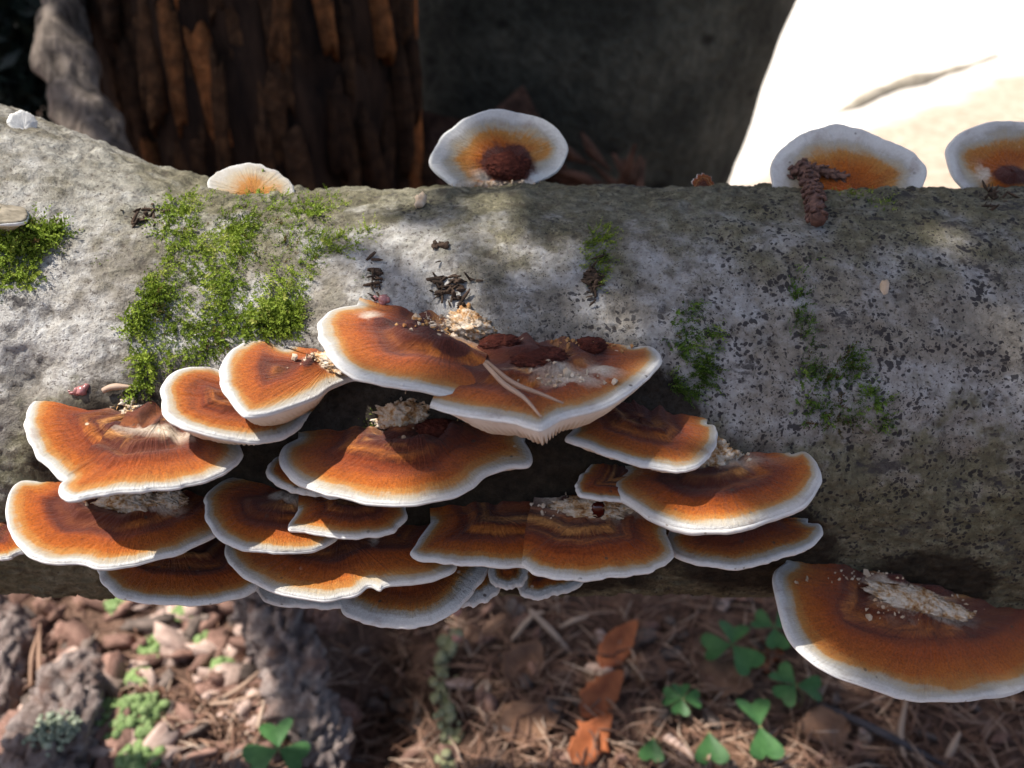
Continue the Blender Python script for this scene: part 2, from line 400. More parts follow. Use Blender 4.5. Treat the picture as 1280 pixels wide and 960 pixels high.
def rim_material():
    m = M('fungus_rim', 0.75, 0.2); p = m.pos(); n = m.noise(p, 30, 4); f = m.noise(m.comb(m.math('MULTIPLY', m.attr('arc'), 70), 0.0), 1.0, 2)
    c = m.ramp(n, [(0.3, (0.60, 0.58, 0.54)), (0.7, (0.70, 0.69, 0.67))])
    c = m.mix(m.rng(m.voro(p, 16), 0.12, 0.06, 0, 0.7), c, (0.2, 0.15, 0.1)); m.col(c); m.bump(f, 0.12, 0.006)
    m.b.inputs['Subsurface Weight'].default_value = 0.12; m.b.inputs['Subsurface Radius'].default_value = (0.05, 0.04, 0.03)
    return m.m
MRIM = rim_material()
def gill_material():
    m = M('fungus_gill', 0.85, 0.15); e = m.attr('q'); g = m.attr('gill'); n = m.noise(m.pos(), 14, 4)
    c = m.ramp(e, [(0.0, (0.76, 0.73, 0.67)), (0.25, (0.66, 0.58, 0.47)), (0.8, (0.40, 0.29, 0.19))])
    c = m.mix(m.rng(n, 0.5, 0.8, 0, 0.4), c, (0.42, 0.30, 0.18)); m.col(c); return m.m
MGILL = gill_material()
MGREYCAP = simple('aged_grey_cap', (0.10, 0.085, 0.06), (0.30, 0.26, 0.20), 14, 0.9, 0.1, 0.5, 0.01)
MCRUMB = simple('pale_crumb', (0.36, 0.23, 0.13), (0.66, 0.56, 0.44), 9, 0.9, 0.1, 0.5, 0.01)
MCRUMB_B = simple('rusty_crumb', (0.20, 0.06, 0.02), (0.55, 0.33, 0.14), 9, 0.9, 0.1, 0.5, 0.01)

_m = M('crumbly_crust', 0.95, 0.1); _p = _m.pos(); _a = _m.noise(_p, 16, 5, 0.7); _b = _m.noise(_p, 60, 4, 0.7)
_c = _m.ramp(_m.math('ADD', _m.math('MULTIPLY', _a, 0.6), _m.math('MULTIPLY', _b, 0.4)), [(0.36, (0.16, 0.05, 0.018)), (0.45, (0.44, 0.26, 0.12)), (0.54, (0.62, 0.51, 0.39)), (0.7, (0.72, 0.66, 0.57))])
_m.col(_c); _m.bump(_b, 0.8, 0.015); MCRUST = _m.m
_m = M('maroon_knob', 0.85, 0.15); _p = _m.pos(); _a = _m.noise(_p, 30, 5, 0.75); _m.col(_m.ramp(_a, [(0.3, (0.028, 0.007, 0.005)), (0.55, (0.085, 0.020, 0.012)), (0.75, (0.18, 0.055, 0.03))])); _m.bump(_a, 0.8, 0.02); MKNOB = _m.m
_seed = [100]
def lobe(root, C0, margin, center, attach, droop=8, stand=None, pale=(), maroon=(), shift=0.0, dome=0.05, under=0.13, thick=0.009,
         wav=0.010, ridge=0.012, push=0.0, gills=True, crumbs=(), roll_in=0.2, E_=None, lift=0.0, mat=None, crust=()):
    _seed[0] += 7; sd = _seed[0]; lr = np.random.default_rng(sd)
    pL, _ = log_hit(*attach[0]); pR, _ = log_hit(*attach[1])
    A = unit(pR - pL); Z = np.array((0, 0, 1.0))
    B = np.array((0, -1.0, 0)); B = unit(B - A * np.dot(A, B)); W = np.cross(A, B)     # W is downwards for A=+x, B=-y
    if W[2] > 0: W = -W
    if stand is not None: B = unit(np.array((0, math.cos(R(stand)), math.sin(R(stand))))); B = unit(B - A * np.dot(A, B))
    else: B = math.cos(R(droop)) * B + math.sin(R(droop)) * W
    N = np.cross(A, B); P0 = (pL + pR) / 2 + (B * push) + Z * lift
    if np.dot(N, CAM - P0) < 0: N = -N
    to2 = lambda P: np.stack([(P - P0) @ A, (P - P0) @ B], -1)
    mg = to2(np.array([on_plane(x, y, P0, N) for x, y in margin]))
    c = to2(on_plane(center[0], center[1], P0, N)[None])[0]
    nM = 190; mg = smooth_path(mg, nM)
    jit = lr.normal(0, 1, nM); jit = np.convolve(jit, np.hanning(23) / 11, 'same') * 1.2; fine = np.convolve(lr.normal(0, 1, nM), np.hanning(9) / 4, 'same')
    nr = mg - c; nr /= np.linalg.norm(nr, axis=1)[:, None] + 1e-9
    mg = mg + nr * (0.010 * jit + 0.0022 * fine)[:, None] * np.sin(np.linspace(0, math.pi, nM))[:, None] ** 0.3
    aL, aR = to2(pL[None])[0], to2(pR[None])[0]
    if np.linalg.norm(mg[0] - aL) > np.linalg.norm(mg[0] - aR): aL, aR = aR, aL
    inn = np.array((0, -roll_in))
    b0, b1 = mg[-1], mg[0]
    back = smooth_path([b1, b1 * 0.5 + (aL + inn) * 0.5, aL * 0.6 + c * 0.4 + inn, aR * 0.6 + c * 0.4 + inn, b0 * 0.5 + (aR + inn) * 0.5, b0], 46)[1:-1][::-1] if stand is None else \
        smooth_path([b0, (b0 * 2 + b1) / 3 + inn * 0.7, (b0 + b1 * 2) / 3 + inn * 0.7, b1], 40)[1:-1]
    out = np.concatenate([mg, back]); nA = len(out)
    arcm = np.concatenate([[0], np.cumsum(np.linalg.norm(np.diff(out, axis=0), axis=1))])
    s = np.concatenate([np.linspace(0, 0.8, 26), 1 - 0.2 * np.linspace(1, 0, 16)[1:] ** 1.5])
    Q = c + (out - c)[:, None, :] * s[None, :, None]; q2 = Q.reshape(-1, 2)
    d2 = np.full(len(q2), 9.0)
    for k in range(nM - 1):
        e = mg[k + 1] - mg[k]; w = q2 - mg[k]; tt = np.clip((w @ e) / (e @ e + 1e-12), 0, 1); w = w - tt[:, None] * e
        d2 = np.minimum(d2, np.sqrt(w[:, 0] ** 2 + w[:, 1] ** 2))
    d2.reshape(nA, len(s))[:nM, -1] = 0.0
    ends = np.ones(nA)
    dc = np.linalg.norm(mg - c, axis=1); E = E_ or float(np.percentile(dc, 45)); q = np.clip(d2 / E, 0, 1.2)
    ss = np.tile(s, nA); arcs = np.repeat(arcm, len(s))
    p3 = np.stack([q2[:, 0] * 1.0 + sd, q2[:, 1], 0 * ss], 1)
    r = thick; er = np.clip(d2, 0, r)
    lip = -(r - np.sqrt(np.maximum(r * r - (r - er) ** 2, 0)))
    zone = q + 0.06 * fbm(p3 * 2.2, 3, sd)
    ph = lr.uniform(0, 6)
    rid = np.sin(zone * 2 * math.pi * lr.uniform(2.3, 3.2) + ph) * sstep(0.2, 0.5, q) + 0.6 * np.sin(zone * 2 * math.pi * 5.3 + ph * 2) * sstep(0.35, 0.7, q)
    wave = np.sin(arcs * lr.uniform(3.5, 6) + ph) + 0.6 * np.sin(arcs * lr.uniform(9, 13) + ph * 3)
    ends_m = np.interp(arcs, [0, 0.12, arcm[nM - 1] - 0.12, arcm[nM - 1], arcm[-1]], [0.2, 1, 1, 0.2, 0])
    mar = np.zeros(len(q2)); pal = np.zeros(len(q2))
    for (x, y, rx, ry) in maroon:
        o2 = to2(on_plane(x, y, P0, N)[None])[0]; e2 = to2(on_plane(x + rx, y, P0, N)[None])[0]; f2 = to2(on_plane(x, y + ry, P0, N)[None])[0]
        a, b = abs(e2[0] - o2[0]) + 1e-6, abs(f2[1] - o2[1]) + 1e-6
        mar = np.maximum(mar, np.exp(-((q2[:, 0] - o2[0]) / a) ** 2 - ((q2[:, 1] - o2[1]) / b) ** 2))
    for (x, y, rx, ry) in pale:
        o2 = to2(on_plane(x, y, P0, N)[None])[0]; e2 = to2(on_plane(x + rx, y, P0, N)[None])[0]; f2 = to2(on_plane(x, y + ry, P0, N)[None])[0]
        a, b = abs(e2[0] - o2[0]) + 1e-6, abs(f2[1] - o2[1]) + 1e-6
        pal = np.maximum(pal, np.exp(-((q2[:, 0] - o2[0]) / a) ** 2 - ((q2[:, 1] - o2[1]) / b) ** 2))
    sc = min(1.0, E / 0.45)
    h = lip + dome * sc * (1 - np.exp(-d2 / (0.30 * sc + 0.02))) + ridge * sc * rid + wav * sc * wave * np.exp(-d2 / 0.16) * ends_m
    h = h + 0.022 * sc * fbm(p3 * 5, 3, sd + 1) * sstep(0.05, 0.4, q) + 0.010 * fbm(p3 * 19, 3, sd + 2) * sstep(0.3, 0.7, q)
    h = h + 0.035 * sc * mar * (1 + 1.2 * fbm(p3 * 11, 3, sd + 4)) + 0.05 * sc * pal * np.abs(fbm(p3 * 16, 3, sd + 3))
    fibd = vnoise(np.stack([arcs * 55, q * 5, 0 * q + sd], 1), sd); h = h + 0.003 * (fibd - 0.5) * sstep(0.02, 0.2, q)
    V = P0 + q2[:, :1] * A + q2[:, 1:] * B + h[:, None] * N
    F = grid_faces(nA, len(s), True)
    me = mesh('cap', V - C0, F, True, {'q': q, 'arc': arcs, 'pale': pal, 'maroon': mar, 'tone': np.full(len(q), (sd % 97) * 1.37), 'shift': np.full(len(q), shift)})
    cap = link('cap', me, root, mat or MCAP)
    # pale rolled rim along the margin
    top = V.reshape(nA, len(s), 3)[:nM, -1]
    taper = np.clip(np.minimum(np.arange(nM), np.arange(nM)[::-1]) / 14.0, 0.25, 1)
    rr = thick * 0.92 * taper * (1 + 0.16 * jit / (np.std(jit) + 1e-9) * 0.5)
    cen = top + N * (-0.50 * thick); seg = 8; ring = np.arange(seg) * 2 * math.pi / seg
    out3 = nr[:, :1] * A + nr[:, 1:] * B
    Vr = cen[:, None, :] + rr[:, None, None] * (np.cos(ring)[None, :, None] * out3[:, None, :] * 0.85 + np.sin(ring)[None, :, None] * N)
    Vr[:, :, :] -= out3[:, None, :] * (rr * 0.5)[:, None, None]
    Fr = []
    for k in range(nM - 1):
        for g in range(seg): Fr.append((k * seg + g, k * seg + (g + 1) % seg, (k + 1) * seg + (g + 1) % seg, (k + 1) * seg + g))
    Fr.append(tuple(range(seg))); Fr.append(tuple((nM - 1) * seg + g for g in range(seg))[::-1])
    link('rim', mesh('rim', Vr.reshape(-1, 3) - C0, Fr, True, {'arc': np.repeat(arcm[:nM], seg)}), root, MRIM)
    # underside: thin radiating gills, thicker towards the log
    if gills:
        L = arcm[nM - 1]; ng = int(L / 0.024); cols = ng * 4 + 1
        u = np.linspace(0, L, cols); gx = np.interp(u, arcm[:nM], mg[:, 0]); gy = np.interp(u, arcm[:nM], mg[:, 1])
        wz = np.interp(u, arcm[:nM], h.reshape(nA, len(s))[:nM, -1]); og = np.stack([gx, gy], 1)
        s2 = np.concatenate([[1.0, 0.985, 0.96, 0.93, 0.89, 0.84, 0.77, 0.68], np.linspace(0.58, 0.05, 6)])
        G = c + (og - c)[:, None, :] * s2[None, :, None]; dist = np.linalg.norm(og - c, axis=1)[:, None] * (1 - s2)[None, :]
        tri = np.array([1.0, 0.35, -1.0, 0.35])[np.arange(cols) % 4]
        gj = np.interp(u, np.linspace(0, L, ng), lr.uniform(0.5, 1.2, ng))
        dep = thick * 0.6 + under * sc * (1 - np.exp(-dist / (0.13 if under > 0.15 else 0.26))) + (0.012 * tri * gj)[:, None] * sstep(0.022, 0.08, dist)
        tpr = np.interp(u, [0, 0.15, L - 0.15, L], [0.35, 1, 1, 0.35]) if L > 0.4 else np.ones(cols)
        hh = wz[:, None] * np.exp(-dist / 0.2) - dep * tpr[:, None]
        Vg = P0 + G[..., :1] * A + G[..., 1:] * B + hh[..., None] * N
        go = link('gills', mesh('gills', Vg.reshape(-1, 3) - C0, grid_faces(cols, len(s2)), False, {'q': (dist / E).ravel(), 'gill': np.repeat(tri, len(s2))}), root, MGILL)
        go['kind'] = 'stuff'
    # gnawed crumbs lying where the cap meets the bark
    for (x, y, rx, ry, cnt, rusty) in crumbs:
        pts = []
        for _ in range(int(cnt * 2.0)):
            xx, yy = x + lr.normal(0, rx * 0.5), y + lr.normal(0, ry * 0.5); w = on_plane(xx, yy, P0, N)
            g2 = to2(w[None])[0]; j = int(np.argmin(np.linalg.norm(q2 - g2, axis=1)))
            base = V[j] if np.linalg.norm(q2[j] - g2) < 0.05 else log_hit(xx, yy)[0]
            sz = lr.uniform(0.003, 0.010) * (1.6 if lr.random() < 0.08 else 0.8)
            iv = ICO1[0] * (1 + 1.1 * (lr.random((len(ICO1[0]), 1)) - 0.5)) * lr.uniform(0.4, 1.5, 3)
            pts.append((base + N * sz * lr.uniform(0.1, 1.3) + iv * sz - C0, [tuple(f) for f in ICO1[1]]))
        cv, cf = merge(pts); co = link('crumbs', mesh('crumbs', cv, cf, False), root, MCRUMB_B if rusty else MCRUMB); co['kind'] = 'stuff'
    for (x, y, rx, ry, hh, kind) in crust:
        w = on_plane(x, y, P0, N); g2 = to2(w[None])[0]; j = int(np.argmin(np.linalg.norm(q2 - g2, axis=1))); base = V[j]
        ax_, bx = abs(to2(on_plane(x + rx, y, P0, N)[None])[0][0] - g2[0]), abs(to2(on_plane(x, y + ry, P0, N)[None])[0][1] - g2[1])
        iv = ICO5[0].copy(); cr = fbm(iv * 2.3 + sd, 3, sd + 11); fn = fbm(iv * 9 + sd, 3, sd + 12); ff = fbm(iv * 24 + sd, 2, sd + 13)
        am = (0.75, 0.55, 0.30) if kind == 'pale' else (0.4, 0.35, 0.25)
        iv = iv * (1 + am[0] * cr + am[1] * fn + am[2] * ff)[:, None]
        W = base + iv[:, :1] * A * ax_ + iv[:, 1:2] * B * bx + iv[:, 2:] * N * hh - C0
        link('crust' if kind == 'pale' else 'knob', mesh('crust', W, ICO5[1], True), root, MCRUST if kind == 'pale' else MKNOB)
    return dict(P0=P0, N=N, A=A, B=B)

FUNGI = {}
def fungus(key, label, lobes, group='bracket fungi on the log', name='bracket_fungus'):
    a = lobes[0]['attach']; C0 = (log_hit(*a[0])[0] + log_hit(*a[1])[0]) / 2
    root = empty(name, C0, label, 'fungus', group)
    FUNGI[key] = [lobe(root, C0, **l) for l in lobes]
    return root

fungus('F4', 'largest orange bracket fungus of the cluster, two-lobed, with dry needles lying on it', [
    dict(margin=[(446, 380), (417, 383), (402, 396), (399, 414), (410, 436), (429, 457), (451, 470), (477, 479), (511, 485), (545, 490), (571, 496), (584, 505)],
         center=(560, 428), attach=((446, 382), (606, 438)), droop=2, pale=[(462, 398, 14, 8), (575, 425, 30, 12)], maroon=[(520, 425, 50, 12), (560, 445, 30, 8), (480, 412, 20, 6)],
         crust=[(585, 424, 34, 10, 0.05, 'pale')], under=0.10, crumbs=[(575, 415, 60, 18, 60, False), (560, 420, 60, 10, 30, True)], lift=0.02),
    dict(margin=[(537, 505), (560, 511), (597, 516), (635, 521), (660, 529), (678, 533), (702, 519), (740, 509), (770, 497), (804, 476), (822, 458), (826, 443), (810, 432), (790, 434)],
         center=(690, 455), attach=((605, 438), (796, 432)), droop=-3, maroon=[(672, 458, 40, 20), (735, 445, 22, 12), (625, 445, 25, 12)], pale=[(715, 482, 40, 7), (750, 470, 22, 8), (690, 475, 50, 5)],
         crust=[(676, 461, 34, 13, 0.020, 'knob'), (738, 446, 20, 8, 0.022, 'knob'), (626, 447, 24, 8, 0.020, 'knob')], under=0.20, crumbs=[(705, 482, 45, 8, 26, False), (740, 440, 60, 10, 26, True)], wav=0.006)])
fungus('F3', 'tilted orange bracket with gills showing, just left of the largest bracket', [
    dict(margin=[(357, 433), (345, 422), (330, 418), (303, 425), (283, 442), (276, 463), (282, 487), (300, 512), (313, 519), (343, 515), (373, 505), (397, 495), (417, 480), (440, 472), (457, 473)],
         center=(408, 460), attach=((352, 430), (460, 466)), droop=2, pale=[(412, 456, 36, 10)], maroon=[(385, 460, 8, 10)], crust=[(418, 460, 30, 9, 0.035, 'pale')], under=0.19, crumbs=[(415, 455, 40, 8, 45, False)], shift=-0.01)])
fungus('F2', 'orange bracket tucked under the left side of the gill-edged tilted bracket', [
    dict(margin=[(282, 464), (262, 457), (237, 457), (212, 466), (201, 484), (202, 505), (214, 523), (245, 539), (277, 547), (317, 552), (348, 548), (374, 535), (384, 522)],
         center=(330, 500), attach=((286, 464), (396, 508)), droop=4, under=0.20, shift=-0.02)])
fungus('F1', 'split orange bracket at far left with pale gnawed centre and a deep fold', [
    dict(margin=[(98, 490), (70, 488), (45, 497), (33, 515), (33, 540), (44, 566), (60, 584), (80, 598), (115, 604), (160, 598), (200, 580)], center=(165, 525), attach=((100, 491), (205, 512)), droop=6,
         pale=[(150, 505, 30, 12), (185, 520, 22, 12)], maroon=[(150, 545, 26, 8)], crust=[(168, 512, 30, 14, 0.05, 'pale')], under=0.10, crumbs=[(172, 506, 45, 14, 60, False), (185, 520, 30, 8, 24, True)], lift=-0.06),
    dict(margin=[(80, 598), (73, 606), (78, 618), (95, 623), (150, 616), (210, 609), (255, 599), (288, 583), (303, 566), (299, 553)], center=(200, 536), attach=((178, 532), (302, 546)), droop=0,
         pale=[(200, 548, 60, 7)], under=0.15, lift=0.05, roll_in=0.16)])
fungus('F8', 'wide pale-rimmed bracket with a radial crack, below the split bracket at far left', [
    dict(margin=[(48, 601), (26, 602), (11, 616), (7, 637), (12, 661), (28, 685), (51, 697), (79, 702), (103, 703), (123, 708), (158, 706), (198, 698), (238, 683), (268, 669), (290, 650)],
         center=(180, 632), attach=((45, 602), (290, 628)), droop=8, pale=[(170, 630, 44, 14), (200, 640, 30, 8)], maroon=[(100, 640, 14, 6)], crust=[(165, 634, 38, 11, 0.05, 'pale'), (212, 634, 22, 8, 0.04, 'pale')], under=0.10, crumbs=[(160, 628, 50, 12, 40, False), (195, 632, 30, 10, 20, True)])])
fungus('F8L', 'small bracket cut off by the left picture edge, under the wide pale-rimmed bracket', [
    dict(margin=[(-70, 680), (-45, 694), (-20, 698), (0, 697), (18, 694), (32, 686), (34, 672)], center=(-15, 655), attach=((-70, 655), (36, 658)), droop=10, under=0.08)])
fungus('F9', 'half-shaded bracket, lowest of the stack at the far left', [
    dict(margin=[(120, 704), (123, 715), (130, 729), (147, 743), (178, 752), (220, 755), (262, 752), (298, 743), (320, 731), (326, 715)], center=(218, 680), attach=((122, 676), (322, 680)), droop=8, under=0.07, shift=-0.02)])
fungus('F5', 'broad orange bracket with white crumbly centre and dark ring, beneath the largest bracket', [
    dict(margin=[(372, 547), (354, 556), (348, 570), (355, 587), (373, 603), (400, 617), (440, 625), (473, 630), (523, 627), (563, 620), (590, 608), (608, 590), (634, 579), (659, 576), (664, 563), (656, 550)],
         center=(522, 545), attach=((378, 540), (655, 542)), droop=6, maroon=[(510, 562, 50, 8), (565, 548, 16, 12), (480, 556, 24, 6)], pale=[(505, 525, 40, 14)], crust=[(503, 532, 34, 12, 0.075, 'pale'), (528, 527, 30, 10, 0.06, 'pale'), (548, 544, 26, 10, 0.025, 'knob')], under=0.15,
         crumbs=[(500, 522, 45, 18, 110, False), (535, 525, 40, 16, 50, True)])])
fungus('F5B', 'small pale bracket peeking out at the left end of the crumbly-centred bracket', [
    dict(margin=[(350, 568), (339, 578), (335, 590), (343, 601), (367, 612), (400, 618), (430, 618)], center=(395, 592), attach=((348, 570), (430, 590)), droop=6, under=0.06, shift=-0.05)])
fungus('F6', 'rounded bracket overlapped on its right by a small wedge-shaped bracket', [
    dict(margin=[(312, 592), (283, 598), (261, 615), (257, 633), (263, 656), (280, 673), (307, 683), (340, 688), (373, 690), (402, 683), (422, 673), (428, 660)], center=(355, 622), attach=((305, 596), (430, 628)), droop=8, pale=[(355, 628, 24, 8)], under=0.07, lift=-0.01)])
fungus('F7', 'small wedge-shaped bracket lying over the rounded bracket in the middle', [
    dict(margin=[(372, 637), (360, 657), (380, 661), (407, 666), (433, 669), (473, 667), (498, 657), (509, 643), (507, 632)], center=(440, 622), attach=((376, 615), (506, 618)), droop=5, under=0.07, lift=0.02)])
fungus('F10', 'long wavy-edged bracket low in the middle of the cluster', [
    dict(margin=[(283, 672), (281, 690), (293, 709), (310, 725), (337, 736), (372, 744), (413, 747), (437, 740), (461, 730), (474, 734), (484, 729), (530, 727), (557, 719), (569, 708), (566, 690)],
         center=(425, 668), attach=((290, 655), (565, 660)), droop=8, under=0.07, pale=[(470, 672, 5, 16)])])
fungus('F11', 'thin pale bracket just below the long wavy-edged bracket', [
    dict(margin=[(317, 722), (320, 735), (328, 747), (350, 755), (392, 759), (441, 757), (468, 753), (477, 742), (474, 726)], center=(400, 708), attach=((318, 706), (474, 706)), droop=8, under=0.05, shift=-0.16)])
fungus('F12', 'shaded tan bracket hanging lowest in the middle of the cluster', [
    dict(margin=[(424, 752), (428, 762), (440, 769), (461, 777), (496, 781), (530, 778), (557, 769), (578, 753), (595, 733), (610, 711)], center=(520, 700), attach=((424, 706), (606, 696)), droop=8, under=0.06, shift=-0.10)])
fungus('F13', 'narrow tan bracket sliver at the right of the lowest hanging bracket', [
    dict(margin=[(562, 752), (580, 756), (599, 752), (616, 743), (627, 730), (626, 716)], center=(588, 708), attach=((560, 704), (628, 706)), droop=8, under=0.05, shift=-0.18)])
fungus('F14', 'wide two-lobed bracket in shade holding a dark red drop', [
    dict(margin=[(538, 652), (522, 674), (513, 689), (525, 696), (554, 700), (593, 703), (640, 704), (664, 706), (690, 706), (712, 694)], center=(612, 642), attach=((538, 632), (690, 632)), droop=8, maroon=[(600, 625, 50, 10)], under=0.06, lift=-0.02),
    dict(margin=[(652, 704), (660, 709), (676, 717), (703, 722), (747, 722), (792, 716), (821, 707), (841, 694), (840, 678), (833, 664)], center=(728, 655), attach=((672, 636), (836, 640)), droop=8,
         maroon=[(718, 640, 20, 12)], pale=[(750, 640, 55, 12), (700, 632, 30, 10)], crust=[(740, 645, 46, 11, 0.05, 'pale')], under=0.07, lift=0.03, crumbs=[(735, 640, 70, 14, 60, False)])])
fungus('F15', 'tiny pale bracket hanging under the left lobe of the shaded two-lobed bracket', [
    dict(margin=[(611, 705), (612, 722), (625, 731), (646, 731), (658, 721), (660, 706)], center=(636, 697), attach=((610, 692), (660, 692)), droop=8, under=0.05, shift=-0.14)])
fungus('F16', 'small pale bracket hanging under the right lobe of the shaded two-lobed bracket', [
    dict(margin=[(650, 722), (648, 733), (653, 741), (670, 746), (694, 742), (717, 735), (729, 727), (730, 716)], center=(690, 706), attach=((650, 702), (730, 704)), droop=8, under=0.05, shift=-0.14)])
fungus('F17', 'dark-centred bracket with gills showing, right below the largest bracket', [
    dict(margin=[(716, 536), (707, 549), (739, 557), (769, 567), (799, 575), (828, 581), (852, 585), (876, 578), (891, 563), (898, 544), (894, 532), (884, 530)],
         center=(798, 528), attach=((722, 512), (888, 526)), droop=2, maroon=[(790, 515, 40, 10)], pale=[(820, 512, 30, 4)], under=0.17)])
fungus('F18', 'tiny bracket squeezed between the two stacks at the right of the cluster', [
    dict(margin=[(738, 581), (726, 595), (720, 608), (726, 617), (742, 620), (770, 624), (790, 622)], center=(770, 600), attach=((738, 580), (800, 592)), droop=5, under=0.07)])
fungus('F19', 'crescent-shaped bracket with a thick white rim at the right end of the cluster', [
    dict(margin=[(783, 589), (768, 603), (773, 616), (790, 631), (811, 644), (840, 653), (873, 657), (906, 657), (941, 651), (977, 638), (1007, 622), (1021, 604), (1024, 586), (1015, 571), (1003, 563), (990, 567)],
         center=(893, 592), attach=((786, 584), (998, 566)), droop=4, pale=[(885, 585, 60, 8)], crust=[(885, 578, 36, 14, 0.07, 'pale')], under=0.12, thick=0.016, crumbs=[(885, 572, 40, 14, 40, False)])])
fungus('F20', 'thin-edged bracket lowest at the right end of the cluster', [
    dict(margin=[(837, 661), (834, 676), (843, 691), (864, 700), (894, 705), (926, 707), (959, 700), (992, 691), (1018, 679), (1029, 664), (1024, 655), (1010, 654)], center=(935, 650), attach=((838, 646), (1018, 648)), droop=6, under=0.07, shift=-0.03)])
fungus('F21', 'big solitary bracket hanging at the lower right, its white centre gnawed', [
    dict(margin=[(983, 702), (969, 713), (967, 729), (975, 759), (991, 795), (1014, 821), (1047, 844), (1090, 860), (1132, 871), (1172, 876), (1221, 876), (1254, 869), (1284, 858), (1325, 832), (1345, 795)],
         center=(1150, 762), attach=((985, 702), (1300, 766)), droop=14, pale=[(1130, 758, 40, 18), (1170, 772, 30, 10), (1105, 740, 30, 10)], maroon=[(1110, 735, 14, 6), (1160, 748, 20, 7)], crust=[(1128, 758, 44, 14, 0.018, 'pale'), (1172, 771, 30, 9, 0.016, 'pale')], under=0.10, dome=0.06,
         crumbs=[(1135, 765, 60, 14, 50, False), (1080, 728, 60, 8, 26, False)], shift=0.0)])
fungus('T1', 'sun-bleached white bracket on top of the log beside the moss', [
    dict(margin=[(262, 240), (262, 226), (275, 212), (295, 204), (318, 202), (345, 210), (362, 224), (369, 242)], center=(318, 246), attach=((270, 240), (362, 243)), stand=40, under=0.06, shift=0.02, E_=1.25, ridge=0.004)], group='brackets standing on top of the log')
fungus('T2', 'upright shell-shaped bracket with dark maroon centre standing on top of the log', [
    dict(margin=[(562, 230), (546, 215), (539, 202), (544, 187), (561, 163), (585, 146), (611, 138), (641, 139), (675, 148), (697, 165), (710, 184), (707, 202), (694, 217), (667, 231)],
         center=(632, 204), attach=((590, 233), (668, 231)), stand=58, maroon=[(634, 206, 40, 27)], pale=[(605, 222, 14, 12), (615, 230, 50, 6)], crust=[(634, 208, 27, 17, 0.016, 'knob')], under=0.12, dome=-0.03, shift=-0.02, E_=0.85, crumbs=[(625, 232, 60, 6, 36, False)], ridge=0.006)], group='brackets standing on top of the log')
fungus('T3', 'upright tan and white bracket behind the brown scaly cone on the log', [
    dict(margin=[(966, 232), (964, 208), (977, 184), (999, 169), (1030, 158), (1049, 157), (1080, 163), (1105, 173), (1130, 183), (1149, 197), (1159, 212), (1154, 232)], center=(1062, 240), attach=((975, 236), (1150, 236)), stand=45, under=0.08, dome=-0.01, shift=-0.02, E_=1.0, ridge=0.004)], group='brackets standing on top of the log')
fungus('T4', 'upright bracket on the log top cut by the right picture edge', [
    dict(margin=[(1206, 236), (1192, 216), (1186, 187), (1196, 172), (1217, 158), (1249, 152), (1282, 152), (1318, 162), (1340, 188), (1334, 222), (1306, 238)], center=(1262, 218), attach=((1210, 236), (1310, 236)), stand=52,
         maroon=[(1262, 220, 28, 14)], pale=[(1230, 218, 12, 12)], under=0.09, dome=-0.02, shift=-0.02, ridge=0.004, E_=0.8)], group='brackets standing on top of the log')
fungus('T5', 'tiny white rounded bracket on the log crest at far left', [
    dict(margin=[(13, 158), (12, 148), (20, 140), (31, 138), (42, 142), (48, 151), (47, 160)], center=(30, 162), attach=((14, 158), (48, 160)), stand=50, under=0.05, shift=-0.05, E_=2.0, dome=0.05, gills=False)], group='brackets standing on top of the log')
fungus('T6', 'tiny rust-brown bracket on the log crest right of the shell-shaped one', [
    dict(margin=[(866, 229), (869, 222), (878, 217), (888, 220), (893, 229)], center=(879, 232), attach=((866, 229), (893, 229)), stand=50, under=0.04, shift=0.4, gills=False)], group='brackets standing on top of the log')
fungus('T0', 'small grey bracket seen edge-on at the left picture edge above the moss', [
    dict(margin=[(-45, 252), (-20, 246), (5, 247), (24, 254), (36, 264), (30, 272), (10, 276), (-15, 278)], center=(-20, 264), attach=((-50, 262), (20, 258)), droop=-4, under=0.22, mat=MGREYCAP)], group='brackets standing on top of the log')

# ------------------------------------------------------------------ moss on the log
def moss_mat(name, stops):
    m = M(name, 0.7, 0.2); c = m.ramp(m.attr('var'), stops); m.col(m.mix(0.5, c, m.ramp(m.noise(m.pos(), 40, 2), [(0.3, (0.6, 0.6, 0.6)), (0.7, (1.4, 1.4, 1.4))]), 'MULTIPLY'))
    tr = m.n('ShaderNodeBsdfTranslucent'); m.put(tr.inputs[0], c); ms = m.n('ShaderNodeMixShader'); ms.inputs[0].default_value = 0.35
    m.t.links.new(m.b.outputs[0], ms.inputs[1]); m.t.links.new(tr.outputs[0], ms.inputs[2]); m.t.links.new(ms.outputs[0], m.t.nodes['Material Output'].inputs[0]); return m.m
MMOSS = moss_mat('moss_green', [(0, (0.13, 0.085, 0.03)), (0.10, (0.085, 0.12, 0.016)), (0.5, (0.19, 0.27, 0.028)), (0.85, (0.30, 0.37, 0.055)), (1, (0.40, 0.42, 0.10))])
MMOSS_D = moss_mat('moss_dark', [(0, (0.08, 0.05, 0.02)), (0.2, (0.045, 0.09, 0.016)), (0.7, (0.13, 0.22, 0.032)), (1, (0.22, 0.29, 0.055))])

